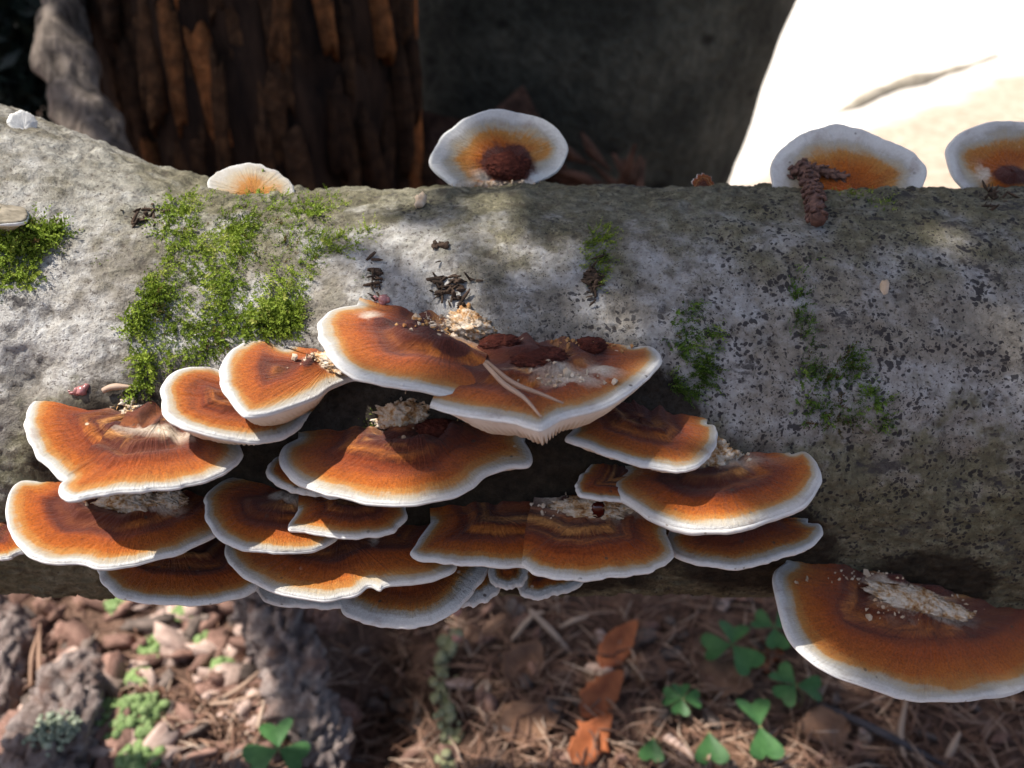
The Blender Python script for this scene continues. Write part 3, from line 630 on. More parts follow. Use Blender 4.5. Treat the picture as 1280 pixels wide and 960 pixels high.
def shoot_mesh(L, nleaf, lr, w=0.36):
    V = []; F = []
    def leaf(b, d, sd, ln, wd):
        k = len(V); nrm = unit(np.cross(d, sd) + 1e-9)
        V.extend([b, b + d * ln * 0.45 + sd * wd, b + d * ln, b + d * ln * 0.45 - sd * wd, ]); F.append((k, k + 1, k + 2)); F.append((k, k + 2, k + 3))
    ben = lr.normal(0, 0.25, 2)
    for k in range(nleaf):
        t = (k + 0.3) / nleaf; b = np.array((ben[0] * t * t * L, ben[1] * t * t * L, t * L)); a = k * 2.4 + lr.normal(0, 0.4)
        out = np.array((math.cos(a), math.sin(a), 0)); d = unit(out * lr.uniform(0.5, 1.0) + np.array((0, 0, 0.75)))
        sd = unit(np.cross(d, np.array((0, 0, 1.0)) + out * 0.1)); ln = L * w * (1.1 - 0.6 * t) * lr.uniform(0.7, 1.2); leaf(b, d, sd, ln, ln * 0.27)
    return np.array(V), np.array(F)

_mr = np.random.default_rng(99)
SHOOTS = [shoot_mesh(1.0, 15 + k % 5, _mr, 0.24) for k in range(8)]

def in_poly(x, y, poly):
    c = False; j = len(poly) - 1
    for i in range(len(poly)):
        xi, yi = poly[i]; xj, yj = poly[j]
        if (yi > y) != (yj > y) and x < (xj - xi) * (y - yi) / (yj - yi) + xi: c = not c
        j = i
    return c

def moss(label, polys, n, size=(0.03, 0.065), gap=0.0, mat=None, gs=9.0, lean=0.6, seed=1):
    lr = np.random.default_rng(seed); Vs = []; Fs = []; vr = []; off = 0; tot = 0; pos0 = None; tries = 0
    areas = np.array([(max(p[0] for p in P) - min(p[0] for p in P)) * (max(p[1] for p in P) - min(p[1] for p in P)) for P in polys], float)
    while tot < n and tries < n * 12:
        tries += 1; P = polys[lr.choice(len(polys), p=areas / areas.sum())]
        x = lr.uniform(min(p[0] for p in P), max(p[0] for p in P)); y = lr.uniform(min(p[1] for p in P), max(p[1] for p in P))
        if not in_poly(x + lr.normal(0, 4), y + lr.normal(0, 4), P): continue
        h, nn = log_hit(x, y)
        g = mnoise.fractal(Vector(h) * gs, 1.0, 2.0, 3)
        if g < gap + lr.normal(0, 0.08): continue
        if pos0 is None: pos0 = h.copy()
        up = np.array((0, 0, 1.0)); t1 = unit(np.cross(nn, (1.0, 0, 0))); tdir = lr.normal(0, 1, 3); tdir -= nn * np.dot(tdir, nn)
        flow = np.array((mnoise.noise(Vector(h) * 3.0) + 0.35, 0, mnoise.noise(Vector(h) * 3.0 + Vector((7, 1, 2))) - 0.25)); flow -= nn * np.dot(flow, nn)
        ax = unit(nn * lr.uniform(0.08, 0.5) + unit(tdir) * lean * 0.55 + flow * 1.1); a = unit(np.cross(ax, (0.3, 0.5, 0.8))); b = np.cross(ax, a)
        sv, sf = SHOOTS[lr.integers(8)]; L = lr.uniform(*size) * (0.8 + 0.9 * max(g, 0))
        v = h - nn * 0.012 + L * (sv[:, :1] * a + sv[:, 1:2] * b + sv[:, 2:] * ax) - pos0
        Vs.append(v); Fs.append(sf + off); off += len(v); tot += 1; vr.append(np.full(len(v), float(np.clip(0.5 + 0.5 * mnoise.noise(Vector(h) * 6) + lr.normal(0, 0.2), 0, 1))))
    me = mesh('moss', np.concatenate(Vs), np.concatenate(Fs), False, {'var': np.concatenate(vr)})
    o = link('moss_patch', me, None, mat or MMOSS); o.location = pos0
    return tag(o, label, 'moss', 'moss patches on the log', 'stuff')

moss('largest bright green moss patch spreading down the sunlit left of the log', [
    [(205, 262), (240, 245), (330, 242), (420, 246), (435, 256), (380, 275), (360, 290), (480, 288), (470, 300), (400, 325), (375, 370), (370, 400), (345, 425), (300, 415), (270, 440), (215, 452), (180, 455), (152, 405), (170, 350), (200, 320)],
    [(345, 380), (372, 375), (372, 425), (345, 425)], [(165, 440), (200, 440), (195, 490), (168, 488)]], 5600, (0.035, 0.085), -0.52, MMOSS, 5.0, 0.7, 1)
moss('green moss tuft at the left picture edge below the grey bracket', [[(-10, 285), (30, 282), (75, 285), (45, 320), (40, 362), (-10, 362)]], 700, (0.05, 0.10), -0.7, MMOSS, 8, 0.6, 2)
moss('tiny dull green moss speck on the pale bark at far left', [[(105, 320), (130, 312), (132, 332), (106, 333)]], 26, (0.03, 0.05), -0.5, MMOSS, 8, 0.6, 3)
moss('small wispy moss patch above the largest bracket, middle of the log', [[(700, 330), (740, 285), (775, 280), (760, 300), (755, 345), (735, 360), (725, 340)]], 260, (0.035, 0.075), -0.4, MMOSS, 10, 0.8, 4)
moss('dark green moss patch right beside the largest bracket', [[(835, 430), (850, 375), (880, 365), (893, 440), (880, 470), (860, 500), (835, 480)]], 560, (0.04, 0.085), -0.4, MMOSS_D, 10, 0.7, 5)
moss('long trailing dark moss strand down the shaded right of the log', [[(984, 330), (1000, 320), (1003, 380), (1018, 420), (1020, 470), (1000, 480), (992, 400)], [(1000, 470), (1030, 460), (1068, 440), (1075, 480), (1115, 505), (1110, 535), (1050, 530), (1000, 520)]],
     780, (0.035, 0.08), -0.32, MMOSS_D, 10, 0.7, 6)
moss('small moss tuft beneath the upright bracket behind the cone', [[(1035, 236), (1060, 232), (1100, 236), (1118, 262), (1095, 258), (1060, 248)], [(1100, 222), (1138, 218), (1140, 234), (1100, 234)]], 200, (0.03, 0.06), -0.3, MMOSS, 10, 0.7, 7)
moss('little teal-green moss tuft left of the dark debris above the largest bracket', [[(432, 345), (455, 335), (460, 372), (438, 376)]], 70, (0.025, 0.05), -0.4, MMOSS_D, 10, 0.7, 8)
moss('moss wisp growing under the largest bracket by the white crumbs', [[(445, 520), (468, 510), (475, 540), (450, 545)]], 60, (0.03, 0.05), -0.5, MMOSS, 10, 0.7, 9)

# ------------------------------------------------------------------ trees and stump behind the log
MBARK = M('pine_bark', 0.95, 0.1)
_p = MBARK.pos(); _n = MBARK.noise(MBARK.mapv(_p, (3, 3, 0.7)), 2.2, 6, 0.65); _n2 = MBARK.noise(_p, 9, 4, 0.65)
_c1 = MBARK.ramp(_n, [(0.3, (0.020, 0.013, 0.010)), (0.55, (0.085, 0.048, 0.028)), (0.8, (0.20, 0.105, 0.050))])
MBARK.col(MBARK.mix(0.9, _c1, MBARK.ramp(MBARK.rnd(), [(0, (0.35, 0.33, 0.35)), (0.6, (0.8, 0.75, 0.7)), (0.75, (1.0, 0.85, 0.7)), (0.85, (2.6, 1.8, 1.1)), (1, (4.6, 2.8, 1.5))]), 'MULTIPLY'))
MBARK.bump(_n2, 0.8, 0.12); MBARK = MBARK.m
MFURROW = simple('bark_furrow', (0.010, 0.007, 0.006), (0.045, 0.026, 0.017), 3, 0.95, 0.1, 0.8, 0.1, 0, (2, 2, 0.5))

def trunk_mesh(name, base, top, r0, r1, flare=0.5, lump=0.12, nz=90, na=96, stretch=(1.6, 1.6, 0.5), seed=3, furrow=0.0):
    base, top = np.array(base, float), np.array(top, float); H = np.linspace(0, 1, nz); A = np.linspace(0, 2 * math.pi, na, endpoint=False)
    h, a = np.meshgrid(H, A, indexing='ij'); h, a = h.ravel(), a.ravel()
    ax = unit(top - base); u = unit(np.cross(ax, (0, 1.0, 0))); v = np.cross(u, ax)
    r = r0 + (r1 - r0) * h + flare * np.exp(-h * 14) * (1 + 0.5 * np.sin(a * 5 + seed))
    d = np.cos(a)[:, None] * u + np.sin(a)[:, None] * v; P = base + (top - base) * h[:, None] + d * r[:, None]
    r2 = lump * 2 * fbm(P * np.array(stretch), 4, seed)
    if furrow: r2 = r2 - furrow * (1 - sstep(0.0, 0.09, np.abs(fbm(P * np.array((2.2, 2.2, 0.45)), 3, seed + 5))))
    P = P + d * r2[:, None]
    F = np.stack([(np.arange(nz - 1)[:, None] * na + np.arange(na)[None, :]), (np.arange(nz - 1)[:, None] * na + (np.arange(na)[None, :] + 1) % na),
                  ((np.arange(nz - 1)[:, None] + 1) * na + (np.arange(na)[None, :] + 1) % na), ((np.arange(nz - 1)[:, None] + 1) * na + np.arange(na)[None, :])], -1).reshape(-1, 4)
    return mesh(name, P - base, F), (ax, u, v)

def plate_mesh(w, h, t, lr):
    n = 18; ang = np.arange(n) * 2 * math.pi / n; rr = 1 + 0.42 * (lr.random(n) - 0.5)
    o = np.stack([np.sign(np.cos(ang)) * np.abs(np.cos(ang)) ** 0.7 * w * rr, np.sign(np.sin(ang)) * np.abs(np.sin(ang)) ** 0.5 * h * rr], 1)
    V = []
    for s, z in ((1.0, -0.35), (0.98, 0.45), (0.86, 0.8), (0.5, 1.0)):
        for q in o: V.append((q[0] * s, q[1] * s, t * (z + (0.35 * (lr.random() - 0.5) if s < 0.95 else 0))))
    V.append((0, 0, t * 1.0)); F = []
    for k in range(3):
        for q in range(n): F.append((k * n + q, k * n + (q + 1) % n, (k + 1) * n + (q + 1) % n, (k + 1) * n + q))
    for q in range(n): F.append((3 * n + q, 3 * n + (q + 1) % n, 4 * n))
    return mesh('bark_plate', np.array(V), F, True)

def pine(base, top, r0, r1, label, seed, plates=True):
    lr = np.random.default_rng(seed); root = empty('pine_tree', base, label, 'tree')
    me, (ax, u, v) = trunk_mesh('trunk', base, top, r0, r1, 0.5, 0.12, seed=seed, furrow=0.12); link('trunk', me, root, MFURROW)
    if plates:
        kinds = [plate_mesh(lr.uniform(0.06, 0.15), lr.uniform(0.22, 0.75), lr.uniform(0.05, 0.16), lr) for _ in range(10)]
        H = np.linalg.norm(np.array(top) - np.array(base)); b = np.array(base, float); T = np.array(top, float)
        na = 30; k = 0
        for i in range(na):                       # only the side that faces the log
            a = R(180 + 195 * (i + 0.5) / na - 8)
            z = lr.uniform(0, 0.8)
            while z < H * 0.86:
                me = kinds[lr.integers(10)]; k += 1; hh = max(abs(x.co[1]) for x in me.vertices)
                z += hh * 0.95; f = z / H; r = r0 + (r1 - r0) * f + 0.5 * math.exp(-f * 14)
                aa = a + lr.normal(0, 0.05); d = math.cos(aa) * u + math.sin(aa) * v; tan = -math.sin(aa) * u + math.cos(aa) * v
                o = link('bark_plate', me, root, MBARK)
                up = unit(ax - d * 0.02 + tan * lr.normal(0, 0.13)); side = unit(np.cross(up, d)); dd = np.cross(side, up)
                Mx = Matrix(((side[0], up[0], dd[0], 0), (side[1], up[1], dd[1], 0), (side[2], up[2], dd[2], 0), (0, 0, 0, 1)))
                o.matrix_local = Matrix.Translation(Vector((T - b) * f + d * (r + lr.uniform(-0.12, 0.07)))) @ Mx
                z += hh * lr.uniform(0.55, 1.15)
    return root

pine((-2.75, 6.6, GZ - 0.2), (-2.75, 7.0, 9.0), 1.75, 1.55, 'broad old pine trunk with dark furrowed orange-brown bark plates behind the log', 12)

# leaning smooth grey-green trunk in the middle
_m = M('smooth_grey_bark', 0.9, 0.15); _p = _m.pos(); _a = _m.noise(_p, 0.9, 5, 0.6); _b = _m.noise(_p, 7, 5, 0.65)
_c = _m.ramp(_a, [(0.3, (0.030, 0.030, 0.024)), (0.5, (0.072, 0.072, 0.056)), (0.7, (0.125, 0.12, 0.092))])
_c = _m.mix(_m.rng(_m.voro(_m.mapv(_p, (1, 1, 1.6)), 1.3), 0.20, 0.06, 0, 0.8), _c, (0.018, 0.016, 0.013))
_m.col(_m.mix(0.7, _c, _m.ramp(_b, [(0.3, (0.4, 0.4, 0.4)), (0.7, (1.4, 1.4, 1.4))]), 'MULTIPLY')); _m.bump(_b, 0.9, 0.15); MSMOOTH = _m.m
lt = empty('leaning_tree', (0.15, 10.6, GZ - 0.3), 'thick dark grey-green smooth trunk leaning right behind the log', 'tree')
me, _ = trunk_mesh('trunk', (0.15, 10.6, GZ - 0.3), (2.6, 10.6, 8.0), 2.35, 3.15, 0.0, 0.16, stretch=(0.9, 0.9, 0.6), seed=23)
link('trunk', me, lt, MSMOOTH)

# pale weathered limb leaning against the pine at far left, catching the sun
MGREY = simple('weathered_wood', (0.035, 0.027, 0.022), (0.27, 0.22, 0.18), 7, 0.9, 0.15, 0.8, 0.08, 0, (1.5, 1.5, 0.5))
def snag():
    path = smooth_path([at_depth(160, 330, 9.0), at_depth(122, 190, 9.05), at_depth(97, 110, 9.1), at_depth(86, 40, 9.2), at_depth(76, -40, 9.3), at_depth(60, -160, 9.5)], 60)
    path[0][2] = GZ; rad = np.linspace(0.27, 0.20, 60) * (1 + 0.25 * fbm(np.stack([np.arange(60) * 0.16, np.zeros(60), np.zeros(60)], 1), 2, 5))
    V, F = tube(path, rad, 40); P0 = path[0].copy(); n = fbm(V * 2.6, 4, 8); ax = np.repeat(path, 40, 0); V = V + (V - ax) * (2.0 * n)[:, None]
    o = link('dead_limb', mesh('dead_limb', V - P0, F), None, MGREY); o.location = P0
    tag(o, 'pale lumpy dead limb standing upright at the far left, sunlit edge', 'limb')
snag()

# rotting reddish stump heap between the trunks
MROT = simple('rotten_wood', (0.020, 0.012, 0.009), (0.16, 0.085, 0.058), 3.5, 0.95, 0.1, 0.9, 0.1, 0, (1, 1, 1))
def stump():
    V0, F = ICO3; b = np.array((0.75, 7.3, GZ))
    v = V0.copy(); v[:, 2] = np.maximum(v[:, 2], -0.05); n = fbm(v * 2.2 + 3, 4, 77); sp = fbm(v * 5, 3, 78)
    v = v * np.array((1.9, 0.9, 3.5)) * (1 + 0.75 * n + 0.35 * sp)[:, None]; v[:, 0] += -0.32 * v[:, 2] * 0.6
    root = empty('rotten_stump', b, 'dark rotting reddish wood heap behind the upright shell-shaped bracket', 'stump')
    link('body', mesh('body', v, F), root, MROT)
    lr = np.random.default_rng(4)
    for k in range(26):                              # loose splinters on its face
        x, y = lr.uniform(560, 800), lr.uniform(185, 260)
        if y < 80 + (x - 560) * 0.42: continue
        p = at_depth(x, y, lr.uniform(10.6, 11.2)) - b; L = lr.uniform(0.25, 0.6); d = unit(lr.normal(0, 1, 3) + np.array((0.9, -0.4, -0.8)))
        tv, tf = tube([p - d * L, p + d * 0.1 * L + lr.normal(0, 0.03, 3), p + d * L], [0.02, 0.07, 0.015], 5)
        link('splinter', mesh('splinter', tv, tf), root, MROT)
stump()

# branch lying across the pale clearing
MTWIG = simple('dull_twig', (0.22, 0.19, 0.14), (0.48, 0.42, 0.33), 3, 0.9, 0.15, 0.6, 0.03)
def far_branch():
    pts = [on_ground(x, y, 0.04) for x, y in ((1005, 158), (1060, 136), (1110, 112), (1160, 99), (1200, 88), (1248, 68))]
    pts[0][2] -= 0.2; path = smooth_path(pts, 40); V, F = tube(path, 0.26 * np.sin(np.linspace(0.15, 3.0, 40)) * (1 + 0.2 * np.sin(np.arange(40) * 0.7)), 10); P0 = path[0].copy()
    o = link('fallen_branch', mesh('fallen_branch', V - P0, F), None, MTWIG); o.location = P0
    tag(o, 'blurred olive-grey branch lying on the bright ground at upper right', 'branch')
far_branch()

# dark conifer thicket in the far left corner
MTHICK = leafy('thicket_leaf', (0.012, 0.020, 0.016), (0.035, 0.055, 0.040), 0.15, 3)
def thicket(center, rad, n, label, name, seed, leaf=0.22, mat=None):
    lr = np.random.default_rng(seed); c = np.array(center, float); root = empty(name, (c[0], c[1], GZ), label, 'shrub')
    u = lr.normal(0, 1, (n, 3)); u /= np.linalg.norm(u, axis=1)[:, None]; P = u * (lr.random(n)[:, None] ** 0.4) * np.array(rad) + c - np.array((c[0], c[1], GZ))
    P[:, 2] = np.maximum(P[:, 2], 0.1); a = lr.normal(0, 1, (n, 3)); a /= np.linalg.norm(a, axis=1)[:, None]; b = np.cross(a, lr.normal(0, 1, (n, 3))); b /= np.linalg.norm(b, axis=1)[:, None]
    L = lr.uniform(0.5, 1.2, n)[:, None] * leaf
    V = np.stack([P - a * L, P + b * L * 0.35, P + a * L, P - b * L * 0.35], 1).reshape(-1, 3)
    fo = link('foliage', mesh('foliage', V, np.arange(4 * n).reshape(-1, 4), False), root, mat or MTHICK); fo['kind'] = 'stuff'
    for k in range(5):
        d = np.array((lr.normal(0, 0.3), lr.normal(0, 0.3), 1.0)) * rad[2] * 1.2; tv, tf = tube([np.zeros(3), d * 0.5, d], [0.10, 0.06, 0.02], 6); link('stem', mesh('stem', tv, tf), root, MFURROW)
thicket((-7.6, 12.2, -0.6), (2.6, 1.4, 3.4), 9000, 'dark dense conifer thicket in the far upper left corner', 'thicket', 31)

# tree off to the left whose crown shades the right of the log
MLEAF = leafy('canopy_leaf', (0.035, 0.060, 0.012), (0.075, 0.120, 0.025), 0.25, 3)
def shade_density(x, y):
    d = 0.0
    if -4.5 < y < 1.05 and x < 8.5: d = float(sstep(-0.15, 0.8, x - 0.8 * (y + 0.6)))
    if (1.05 if x > 0.3 else 1.75) <= y < 4.0 and x < 8.5: d = max(d, float(sstep(-4.3, -3.6, x)))
    if 4.0 <= y < 13 and -11 < x < 3.6: d = max(d, 0.95)
    if math.hypot(x + 4.0, y - 4.6) < 0.9: d = 0.0
    return d
def canopy():
    lr = np.random.default_rng(5); base = np.array((-15.0, 9.0, GZ - 0.2)); root = empty('shade_tree', base, 'tall tree beyond the left edge whose crown shades the right of the log', 'tree')
    V = []; cl = []; n = 0
    for _ in range(3900):
        x, y = lr.uniform(-11, 8.5), lr.uniform(-4.5, 13)
        if lr.random() > shade_density(x, y): continue
        hgt = lr.uniform(15, 19); c = np.array((x, y, 0)) + SUN_DIR * (hgt / SUN_DIR[2]); cl.append(c)
        for _k in range(7):
            p = c + lr.normal(0, 0.22, 3); a = unit(lr.normal(0, 1, 3) * (1, 1, 0.5)); b = unit(np.cross(a, lr.normal(0, 1, 3) * (0.5, 0.5, 1) + (0, 0, 0.6))); b = np.cross(a, b) if abs(b[2]) > 0.8 else b
            L = lr.uniform(0.22, 0.40); V += [p - a * L, p + b * L * 0.45, p + a * L, p - b * L * 0.45]; n += 1
    V = np.array(V) - base; cr = link('crown', mesh('crown', V, np.arange(4 * n).reshape(-1, 4), False), root, MLEAF)
    me, _ = trunk_mesh('trunk', base, base + np.array((1.0, -0.5, 17)), 1.0, 0.4, 0.4, 0.08, 40, 24); link('trunk', me, root, MFURROW)
    t0 = np.array((0.8, -0.4, 14.5)); cl = np.array(cl) - base
    for k in lr.choice(len(cl), 16, replace=False):
        e = cl[k]; mid = (t0 + e) / 2 + lr.normal(0, 0.5, 3); tv, tf = tube(smooth_path([t0 + lr.normal(0, 0.2, 3), mid, e], 8), np.linspace(0.16, 0.03, 8), 6); link('limb', mesh('limb', tv, tf), root, MFURROW)
canopy()

# ------------------------------------------------------------------ forest floor under the log
def chunk(sub, seed, dims, amp=0.5, f=1.7):
    v, fc = sub; v = v.copy(); s = np.abs(v).max(1)[:, None]; v = v * (0.55 + 0.45 / s)              # boxier than a ball
    n = fbm(v * f + seed * 3.1, 3, seed); m = fbm(v * f * 2.7 + seed, 3, seed + 1)
    return v * np.array(dims) * (1 + amp * n + amp * 0.5 * m)[:, None], fc

def chip_mat(name, a, b):
    m = M(name, 0.9, 0.15); n = m.noise(m.mapv(m.pos(), (1, 3, 3)), 9, 5, 0.65); c = m.ramp(n, [(0.3, a), (0.7, b)])
    m.col(m.mix(0.7, c, m.ramp(m.rnd(), [(0, (0.6, 0.6, 0.6)), (1, (1.3, 1.3, 1.3))]), 'MULTIPLY')); m.bump(n, 0.7, 0.03); return m.m
CHIPM = {'reddish-brown': chip_mat('red_chip', (0.12, 0.064, 0.050), (0.34, 0.205, 0.160)), 'pale pinkish': chip_mat('pale_chip', (0.34, 0.225, 0.185), (0.62, 0.47, 0.40)),
         'dark grey-brown': chip_mat('grey_chip', (0.075, 0.058, 0.050), (0.26, 0.20, 0.17))}
MCHIP = CHIPM['reddish-brown']
MGRAYW = M('grey_wood', 0.9, 0.15)
_p = MGRAYW.pos(); _n = MGRAYW.noise(MGRAYW.mapv(_p, (1.5, 0.5, 1.5)), 7, 6, 0.7); _n2 = MGRAYW.noise(_p, 3, 4)
_c = MGRAYW.ramp(_n, [(0.28, (0.045, 0.032, 0.028)), (0.45, (0.19, 0.145, 0.13)), (0.75, (0.42, 0.36, 0.33))])
MGRAYW.col(MGRAYW.mix(MGRAYW.rng(_n2, 0.5, 0.7, 0, 0.6), _c, (0.15, 0.075, 0.052))); MGRAYW.bump(_n, 0.9, 0.06); MGRAYW = MGRAYW.m
chips = [mesh('bark_chip', *chunk(ICO2, 20 + k, (random.uniform(0.10, 0.17), random.uniform(0.045, 0.08), random.uniform(0.025, 0.05)), 1.1, 2.0)) for k in range(12)]
for c in chips: c.materials.append(MCHIP)
MARKS = [((20, 770), 'by the wood lump at the left edge'), ((70, 880), 'around the grey lichen-covered wood block'), ((148, 757), 'near the moss tuft under the half-shaded bracket'), ((190, 812), 'beside the small round moss cushion'),
         ((168, 905), 'around the largest pale moss cushion'), ((265, 800), 'near the moss tufts above the crossing needles'), ((285, 870), 'by the crossing tan needles'), ((270, 935), 'left of the bright sorrel at the bottom edge'), ((228, 765), 'by the yellowish moss tuft'), ((110, 790), 'in the open middle of the rubble'),
         ((470, 800), 'in the dark hollow right of the old root'), ((470, 900), 'in the dark hollow near the bottom edge'), ((600, 860), 'right of the bead-like shoot'), ((690, 780), 'near the pale fanned stalks'), ((700, 900), 'left of the orange-red leaves'), ((830, 790), 'right of the uppermost orange-red leaf'), ((840, 920), 'near the smallest sorrel leaflet'),
         ((920, 790), 'around the largest shaded sorrel'), ((1000, 880), 'near the sorrel under the solitary bracket'), ((1040, 935), 'around the triangular brown leaf'), ((1150, 925), 'along the dark bluish twig'), ((1240, 920), 'in the lower right corner')]
def scatter_chips(n, box, group, seed, smin=0.6, smax=1.5, keep=None, mixw=(0.5, 0.3, 0.2)):
    lr = np.random.default_rng(seed); k = 0; names = list(CHIPM)
    while k < n:
        x, y = lr.uniform(box[0], box[2]), lr.uniform(box[1], box[3])
        if keep and not keep(x, y): continue
        p = on_ground(x, y, 0.02 + lr.uniform(0, 0.05)); o = link('bark_chip', chips[lr.integers(12)]); s = lr.uniform(smin, smax)
        cn = names[lr.choice(3, p=mixw)]; o.material_slots[0].link = 'OBJECT'; o.material_slots[0].material = CHIPM[cn]
        o.location = p; o.scale = (s, s * lr.uniform(0.7, 1.3), s * lr.uniform(0.7, 1.4)); o.rotation_euler = (lr.normal(0, 0.5), lr.normal(0, 0.5), lr.uniform(0, 6.3))
        near = min(MARKS, key=lambda q: math.hypot(q[0][0] - x, q[0][1] - y))[1]; tag(o, ('large ' if s > 1.35 else 'small ' if s < 0.85 else '') + cn + ' bark chip ' + near, 'bark chip', 'bark chips ' + near); k += 1
scatter_chips(210, (-20, 735, 330, 965), 'bark chips in the sunlit rubble', 51, 0.6, 2.1, keep=lambda x, y: x < 345 - max(0, y - 860) * 0.3)
scatter_chips(60, (430, 750, 900, 970), 'bark chips in the shaded litter', 52, 0.5, 1.2, None, (0.5, 0.1, 0.4))
scatter_chips(50, (880, 740, 1290, 970), 'bark chips in the lower right litter', 53, 0.4, 1.0, None, (0.5, 0.1, 0.4))

def wood(label, name, path_px, r, mat, seed, lumps=0.6, seg=28, cat='wood', holes=(), lift=0.1):
    pts = [on_ground(x, y, l) for x, y, l in path_px]; n = 70; n = 110; seg = seg * 2; path = smooth_path(pts, n); rad = np.interp(np.linspace(0, 1, n), np.linspace(0, 1, len(r)), r)
    V, F = tube(path, rad, seg); ax = np.repeat(path, seg, 0); P0 = pts[0].copy()
    d = V - ax; k = 1 + lumps * 2 * fbm(V * np.array((5, 3, 5)), 4, seed) + lumps * 1.3 * fbm(V * np.array((17, 9, 17)), 3, seed + 3) - 0.35 * sstep(0.05, 0.0, np.abs(fbm(V * np.array((7, 3, 6)), 2, seed + 9)))
    for (x, y, w, dep) in holes:
        h = on_plane(x, y, pts[1], np.array((0, -0.7, 0.7))); dd = np.linalg.norm(V - h, axis=1); k = k - dep * np.exp(-(dd / w) ** 2)
    V = ax + d * k[:, None]; o = link(name, mesh(name, V - P0, F), None, mat); o.location = P0; return tag(o, label, cat)
wood('grey weathered root with holes standing in the litter below the cluster', 'old_root', [(315, 735, 0.55), (345, 790, 0.45), (368, 850, 0.32), (395, 915, 0.2), (420, 985, 0.0)], [0.26, 0.30, 0.26, 0.24, 0.15], MGRAYW, 61, 0.55, 36, 'root', [(360, 822, 0.07, 0.8), (345, 838, 0.05, 0.6), (370, 898, 0.09, 0.9), (418, 770, 0.06, 0.5)])
wood('grey lichen-covered wood block at the lower left corner', 'wood_block', [(100, 830, 0.08), (88, 870, 0.16), (75, 915, 0.16), (60, 985, 0.05)], [0.16, 0.26, 0.32, 0.3], MGRAYW, 62, 0.5, 30)
wood('grey wood lump at the left picture edge in the rubble', 'wood_lump', [(-12, 745, 0.12), (0, 800, 0.18), (2, 850, 0.14), (-8, 905, 0.03)], [0.12, 0.24, 0.22, 0.10], MGRAYW, 63, 0.5, 26)
wood('rounded brown wood lump under the thin pale bracket', 'bark_lump', [(372, 762, 0.5), (395, 772, 0.52), (415, 778, 0.45)], [0.10, 0.17, 0.10], MCHIP, 64, 0.5, 24)
wood('brown knob of wood beside the foot of the old root', 'wood_lump', [(408, 888, 0.2), (425, 893, 0.22), (440, 900, 0.15)], [0.08, 0.14, 0.08], MCHIP, 65, 0.5, 20)

# pine needles: the loose mass, then the ones that lie clear of it
MNEEDLE = M('dry_needle', 0.6, 0.3)
_c = MNEEDLE.ramp(MNEEDLE.attr('var'), [(0, (0.085, 0.042, 0.030)), (0.4, (0.21, 0.11, 0.070)), (0.75, (0.31, 0.19, 0.13)), (1, (0.44, 0.33, 0.25))]); MNEEDLE.col(_c); MNEEDLE = MNEEDLE.m
def needle_mass(name, label, n, box, seed, L=(0.2, 0.55), keep=None, w=0.010):
    lr = np.random.default_rng(seed); Vs = []; Fs = []; vr = []; off = 0; k = 0
    while k < n:
        x, y = lr.uniform(box[0], box[2]), lr.uniform(box[1], box[3])
        if keep and not keep(x, y): continue
        p = on_ground(x, y, 0.03 + abs(lr.normal(0, 0.05))); a = lr.uniform(0, 6.28); ln = lr.uniform(*L); d = np.array((math.cos(a), math.sin(a), lr.normal(0, 0.18))); sd = np.array((-d[1], d[0], 0)) * lr.normal(0, 0.08)
        V, F = tube([p - d * ln / 2, p + sd * ln + np.array((0, 0, 0.02)), p + d * ln / 2], [w * 0.5, w, w * 0.35], 4)
        Vs.append(V); Fs += [tuple(i + off for i in f) for f in F]; off += len(V); vr += [lr.random()] * len(V); k += 1
    o = link(name, mesh(name, np.concatenate(Vs), Fs, True, {'var': vr}), None, MNEEDLE); return tag(o, label, 'pine needles', None, 'stuff')
needle_mass('needle_litter', 'matted dry pine needles and grass covering the shaded ground', 2100, (400, 735, 1440, 1050), 71)
needle_mass('needle_litter', 'pinkish pine needle debris in the sunlit ground at lower left', 420, (150, 860, 345, 975), 72, (0.12, 0.35), w=0.012)
needle_mass('needle_litter', 'dry pine needle scraps among the sunlit bark rubble', 420, (-220, 720, 330, 1040), 73, (0.12, 0.3))

def needle(label, pts, r=0.012, var=0.7, name='pine_needle', cat='pine needle', group=None, mat=None, n=14):
    path = smooth_path(pts, n); V, F = tube(path, np.concatenate([np.linspace(r * 0.8, r, n // 2), np.linspace(r, r * 0.4, n - n // 2)]), 6); P0 = path[0].copy()
    o = link(name, mesh(name, V - P0, F, True, {'var': [var] * len(V)}), None, mat or MNEEDLE); o.location = P0; return tag(o, label, cat, group)
g = lambda *a: [on_ground(x, y, l) for x, y, l in a]
needle('tan pine needle crossing the rubble left of the old root, upper one', g((270, 876, .1), (300, 860, .14), (328, 835, .2)), 0.022, 0.85)
needle('tan pine needle left of the old root, lower of the crossing pair', g((262, 880, .1), (295, 877, .12), (332, 863, .2)), 0.022, 0.85)
needle('pale stalk leaning on the foot of the old root', g((318, 925, .06), (326, 895, .12), (334, 866, .25)), 0.024, 0.95, 'grass_stalk', 'stalk')
needle('bent tan needle in the rubble near the left edge, left of a pair', g((38, 860, .1), (40, 820, .25), (50, 785, .25)), 0.022, 0.75)
needle('bent tan needle in the rubble near the left edge, right of a pair', g((50, 870, .1), (49, 820, .25), (50, 780, .25)), 0.022, 0.75)
needle('thick pale needle stalk sticking up right of the bead-like shoot', g((640, 800, .1), (665, 770, .35), (680, 765, .4)), 0.03, 0.95, 'grass_stalk', 'stalk')
needle('pale dry stalk fanning out below the tiny hanging brackets', g((662, 762, .4), (690, 790, .25), (715, 818, .05)), 0.03, 0.95, 'grass_stalk', 'stalk')
